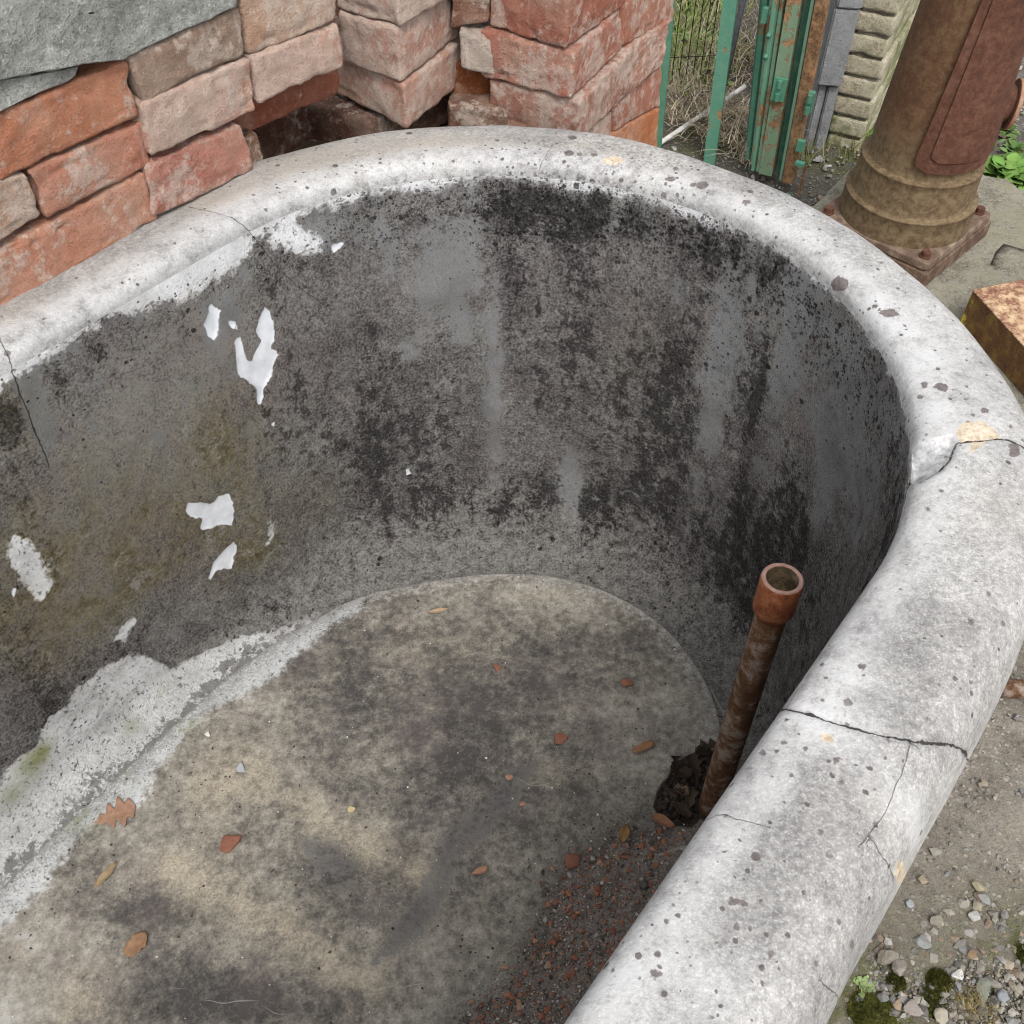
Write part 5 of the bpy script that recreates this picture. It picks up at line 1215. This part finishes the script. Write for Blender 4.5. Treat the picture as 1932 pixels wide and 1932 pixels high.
_ow = [.014, .016, .03, .12, .17, .12, .11, .25, .36, .34, .18, .17, .32, .43, .40, .23, .20, .27, .28, .17, .03]
oak = [float(np.interp(t, np.linspace(0, 1, len(_ow)), _ow)) for t in np.linspace(0, 1, 64)]
leaf('oak_leaf', (217, 1538), ZF, 78*pxm((217, 1538), ZF), .45, oak, 'lobed brown oak leaf lying flat near the tub wall', (.31, .185, .125), .12)
lens = [.01, .06, .11, .135, .13, .10, .06, .01]
leaf('dry_leaf', (201, 1654), ZF, 46*pxm((201, 1654), ZF)*1.2, 1.05, [.02, .10, .15, .16, .14, .10, .06], 'narrow tan curled leaf below the oak leaf', (.29, .22, .13), .9)
leaf('dry_leaf', (258, 1783), ZF, 50*pxm((258, 1783), ZF), 1.0, [.10, .30, .24, .36, .28, .38, .30, .20, .06], 'ragged orange brown leaf fragment near the bottom left', (.27, .155, .09), .3)
leaf('dry_leaf', (828, 1154), ZF, 40*pxm((828, 1154), ZF), .2, lens, 'small pointed tan leaf alone at the far end of the tub floor', (.36, .27, .17), .5)
leaf('dry_leaf', (1178, 1573), ZF+.002, 36*pxm((1178, 1573), ZF), 1.3, [.08, .22, .28, .26, .16, .05], 'amber brown leaf scrap at the top of the grit', (.27, .15, .06), .5)
leaf('dry_leaf', (1250, 1553), ZF+.002, 44*pxm((1250, 1553), ZF), -.5, [.06, .2, .24, .22, .18, .1], 'curled orange leaf at the lip of the dark drain', (.30, .155, .085), 1.0)
leaf('dry_leaf', (1213, 1412), ZF, 46*pxm((1213, 1412), ZF), .45, [.12, .17, .15, .19, .16, .13], 'bark coloured curled strip above the drain hole', (.30, .16, .09), .7)
leaf('dry_leaf', (905, 1645), ZF, 32*pxm((905, 1645), ZF), .35, [.02, .12, .19, .22, .20, .12], 'salmon curled leaf tip right of the dark streak', (.38, .20, .13), .8)
rr_ = random.Random(4)
for i in range(16):
    a, b = rr_.uniform(1255, 1345), rr_.uniform(1420, 1535)
    if i == 0: a, b = 1330, 1422
    kk = rr_.choice([.6, .8, 1.0, 1.6, 2.6, 3.4])
    leaf('rotten_leaf', (a, b), ZF-.0035+.0008*i, rr_.uniform(22, 48)*pxm((a, b), ZF)*(1.7 if i == 0 else 1), rr_.uniform(0, 6.28), [.03]+[rr_.uniform(.12, .4) for _ in range(6)]+[.06], 'blackened rotting leaf matted in the drain hole by the pipe', (.045*kk, .031*kk, .022*kk), rr_.uniform(.3, 1.6), 'rotting leaves matted in the drain hole')
CG = 'terracotta chips scattered on the tub floor'
for px_, w, lb, el, fl_ in [((436, 1591), 42, 'largest curved terracotta chip in the pale stained area', 1.35, .35), ((1057, 1397), 30, 'squarish terracotta chip in the middle right of the floor', 1.1, .3), ((1182, 1289), 27, 'rounded terracotta chip near the far right wall', 1.1, .3),
                            ((938, 1260), 20, 'small square terracotta chip in the far middle of the floor', 1.2, .3), ((961, 1466), 15, 'tiny pinkish chip on the dark streak', 1.2, .4), ((985, 1517), 16, 'tiny pinkish chip just below another beside the dark streak', 1.1, .4), ((1080, 1626), 30, 'orange terracotta shard at the left edge of the grit', 1.5, .35)]:
    single_rock('terracotta_chip', px_, ZF, w, lb, 'brick chip', (.22, .098, .064) if w > 16 else (.36, .20, .14), fl_, el, random.uniform(-.5, .5), CG, None, .1)
single_rock('pebble', (455, 1452), ZF, 25, 'blue grey angular pebble on the pale stain of the floor', 'pebble', (.33, .34, .37), .6, 1.1, .3, sink=.1)
single_rock('pebble', (393, 1388), ZF, 15, 'little white pebble by the mossy edge of the floor', 'pebble', (.66, .63, .57), .7, 1.0, .3, sink=.1)
single_rock('pebble', (664, 1527), ZF, 14, 'little yellow pebble in the middle of the brown floor', 'pebble', (.50, .40, .22), .5, 1.3, .3, sink=.2)
single_rock('pebble', (1214, 1670), ZF, 24, 'dark round pebble among the terracotta grit', 'pebble', (.10, .095, .09), .6, 1.0, .3, sink=.1)
leaf('straw_stalk', (1358, 1335), ZF+.03, 90*pxm((1358, 1335), ZF), -1.25, [.012]*8, 'thin grey stalk leaning on the wall behind the pipe', (.30, .28, .25), .3, cat='stalk')

# ------------------------------------------------------------------ moss, dry grass, weeds
def moss_clump(px_, wpx, label, seed, h=.5):
    c = at_z(*px_, 0); R_ = wpx/2*pxm(px_, 0)
    V, F, n = [], [], 0
    bm = bmesh.new(); bmesh.ops.create_icosphere(bm, subdivisions=4, radius=1.0)
    for v in bm.verts:
        p = v.co.copy(); r_ = 1+.25*mnoise.noise(p*2.2+Vector((seed, 0, 0)))+.12*mnoise.noise(p*7+Vector((seed, 0, 0)))
        v.co = Vector((p.x*r_, p.y*r_, max(-.2, p.z*h*r_)))*R_
    V = np.array([v.co[:] for v in bm.verts]); F = [[v.index for v in f.verts] for f in bm.faces]; bm.free(); n = len(V)
    V = [V]
    rr = random.Random(int(seed*10))
    for k in range(int(1500*min(1.5, wpx/60))):                           # short tufts over the cushion
        a = rr.uniform(0, 6.283); q = math.sqrt(rr.random()); x, y = q*math.cos(a), q*math.sin(a); z = h*math.sqrt(max(0, 1-q*q))
        b = np.array([x, y, z])*R_; t = np.array([x*.6+rr.gauss(0, .4), y*.6+rr.gauss(0, .4), 1]); t /= np.linalg.norm(t); l = rr.uniform(.0015, .004)
        s_ = np.cross(t, [rr.gauss(0, 1), rr.gauss(0, 1), 0]); s_ /= np.linalg.norm(s_)+1e-9
        V.append(np.array([b-s_*.0005, b+s_*.0005, b+t*l])); F.append([n, n+1, n+2]); n += 3
    o = mesh_obj('moss_cushion', np.concatenate(V)+c, F, M_MOSS, loc=c)
    return tag(o, label, 'moss', 'moss cushions on the gravel')
moss_clump((1771, 1852), 46, 'small round moss cushion among white and slate stones', 1.0, .55)
moss_clump((1690, 1855), 36, 'dark moss patch behind the stones at the tub foot', 2.0, .4)
moss_clump((1640, 1915), 100, 'widest moss mat at the tub foot in the bottom of the photo', 3.0, .22)
moss_clump((1762, 1893), 62, 'low moss mat below the round moss cushion', 4.0, .25)
moss_clump((1935, 1800), 50, 'dark moss patch at the right edge of the gravel', 5.0, .25)
def blades(name, centers, n, lmin, lmax, wid, cols, spread, lean, label, mat=M_PLANT, seed=5, zlift=0.0, kind='stuff', flatv=.0):
    rr = random.Random(seed); V, F, C2 = [], [], []
    for _ in range(n):
        cx, cy, sp = centers[rr.randrange(len(centers))]; x, y = cx+rr.gauss(0, sp), cy+rr.gauss(0, sp)
        a = rr.uniform(0, 6.283); l = rr.uniform(lmin, lmax); le = rr.uniform(.2, 1)*lean; col = rr.choice(cols); k = rr.uniform(.6, 1.15); w = wid*rr.uniform(.6, 1.3)
        d = np.array([math.cos(a), math.sin(a)]); s_ = np.array([-d[1], d[0]])
        z0 = zlift*rr.random(); i0 = len(V)
        for t in (0, .35, .7, 1.0):
            out = l*(t*le*(.4+.6*t)); hh = z0+l*(t*(1-flatv)-(.45*le)*t*t*(1-flatv*.5)); ww = w*(1-.85*t)
            p = np.array([x, y])+d*out
            for sg in (-1, 1): V.append((p[0]+s_[0]*ww*sg, p[1]+s_[1]*ww*sg, max(.001, hh))); C2.append([c*k for c in col])
        for q in range(3): F.append((i0+2*q, i0+2*q+1, i0+2*q+3, i0+2*q+2))
    o = mesh_obj(name, V, F, mat); cattr(o.data, 'tint', np.array(C2)); return tag(o, label, None, None, kind)
def ctr(L, z=0): return [(*at_z(x, y, z)[:2], s_) for x, y, s_ in L]
blades('dry_grass', ctr([(1290, 190, .06), (1310, 130, .08), (1350, 240, .05), (1380, 130, .06), (1400, 260, .05), (1270, 230, .05), (1420, 300, .03), (1340, 60, .10), (1300, 10, .12)]), 2600, .03, .12, .0011, [(.36, .29, .19), (.48, .40, .28), (.22, .17, .11), (.58, .51, .39)], .05, 1.0, 'tangled dead grass stalks behind the wire fence', M_LEAF, 5, .05, flatv=.55)
blades('green_grass', ctr([(1290, 120, .04), (1280, 70, .04), (1300, 20, .07), (1340, -20, .10), (1270, -40, .08), (1390, -60, .10), (1285, 150, .04), (1345, 110, .04), (1275, 40, .05)]), 2000, .03, .13, .0026, [(.22, .32, .07), (.30, .38, .10), (.13, .21, .045), (.40, .42, .17)], .04, .8, 'fresh green grass growing behind the wire fence', M_PLANT, 6, flatv=.4)
blades('verge_grass', ctr([(1530, 292, .03), (1600, 288, .03), (1640, 275, .025), (1505, 305, .02), (1660, 262, .02)]), 260, .015, .05, .0012, [(.14, .19, .05), (.22, .25, .09), (.25, .22, .12)], .04, .8, 'thin grass at the foot of the pillar', M_PLANT, 7)
def weed(px_, n, l, label, seed, z=0.0, cols=((.10, .20, .04), (.15, .27, .06), (.08, .15, .03))):
    rr = random.Random(seed); c = at_z(*px_, z); V, F, C2 = [], [], []
    for k in range(n):
        a = rr.uniform(0, 6.283); L = l*rr.uniform(.5, 1.1); tilt = rr.uniform(.15, .9); d = np.array([math.cos(a), math.sin(a), 0]); s_ = np.array([-d[1], d[0], 0])
        b = np.array([rr.gauss(0, l*.35), rr.gauss(0, l*.35), rr.uniform(0, l*.3)]); col = rr.choice(cols); kk = rr.uniform(.7, 1.2); i0 = len(V)
        for t, w in ((0, .03), (.2, .16), (.45, .30), (.7, .24), (.9, .10), (1, .01)):
            p = b+d*L*t*math.cos(tilt)+np.array([0, 0, L*(t*math.sin(tilt)-.35*t*t)])
            for sg in (-1, 0, 1):
                V.append(p+s_*w*L*sg*rr.uniform(.8, 1.15)+np.array([0, 0, .05*L*abs(sg)])); C2.append([x*kk*(1.15 if sg == 0 else 1) for x in col])
        for q in range(5):
            for e in range(2): F.append((i0+3*q+e, i0+3*q+e+1, i0+3*q+e+4, i0+3*q+e+3))
    V = np.array(V); V[:, 2] = np.maximum(V[:, 2], .001)
    o = mesh_obj('weed', V+c, F, M_PLANT, loc=c); cattr(o.data, 'tint', np.array(C2)); return tag(o, label, 'plant', 'weeds on the ground')
weed((1900, 335), 70, .055, 'bright green leafy weed behind the granite plinth', 1, .02)
weed((1925, 345), 50, .05, 'green weed at the right edge behind the plinth', 2, .02)
weed((1910, 285), 40, .03, 'small dark weed right of the pump', 3, 0, ((.06, .12, .03), (.10, .17, .05)))
weed((1895, 250), 30, .03, 'tiny weed cluster farther back right of the pump', 4, 0, ((.07, .13, .03), (.11, .18, .05)))
weed((1633, 262), 26, .03, 'small green weed at the pillar corner left of the pump', 5)
weed((1632, 1862), 60, .010, 'little light green weed between tub foot and moss', 6, 0, ((.17, .23, .09), (.22, .28, .12)))
weed((1300, 95), 40, .06, 'broad leaved weed behind the wire fence', 7, 0, ((.13, .22, .05), (.2, .3, .08)))
weed((1345, 165), 20, .035, 'narrow green sprout left of the flat green post', 8, 0, ((.12, .18, .05),))
blades('straw_moss', ctr([(1832, 1895, .011)]), 260, .006, .02, .0004, [(.30, .24, .08), (.22, .17, .06), (.36, .29, .12)], .01, .9, 'yellow straw like moss tuft below the slate piece', M_LEAF, 9)
# dead leaves lying behind the plinth
rr = random.Random(3)
for i in range(14):
    px_ = (rr.uniform(1880, 1990), rr.uniform(255, 345))
    leaf('fallen_leaf', px_, .004, .03, rr.uniform(0, 6), [.03, .2, .3, .32, .24, .08], 'brown fallen leaf on the ground right of the pump', (.16*rr.uniform(.6, 1.5), .10*rr.uniform(.6, 1.4), .06), .4, 'fallen leaves right of the pump')
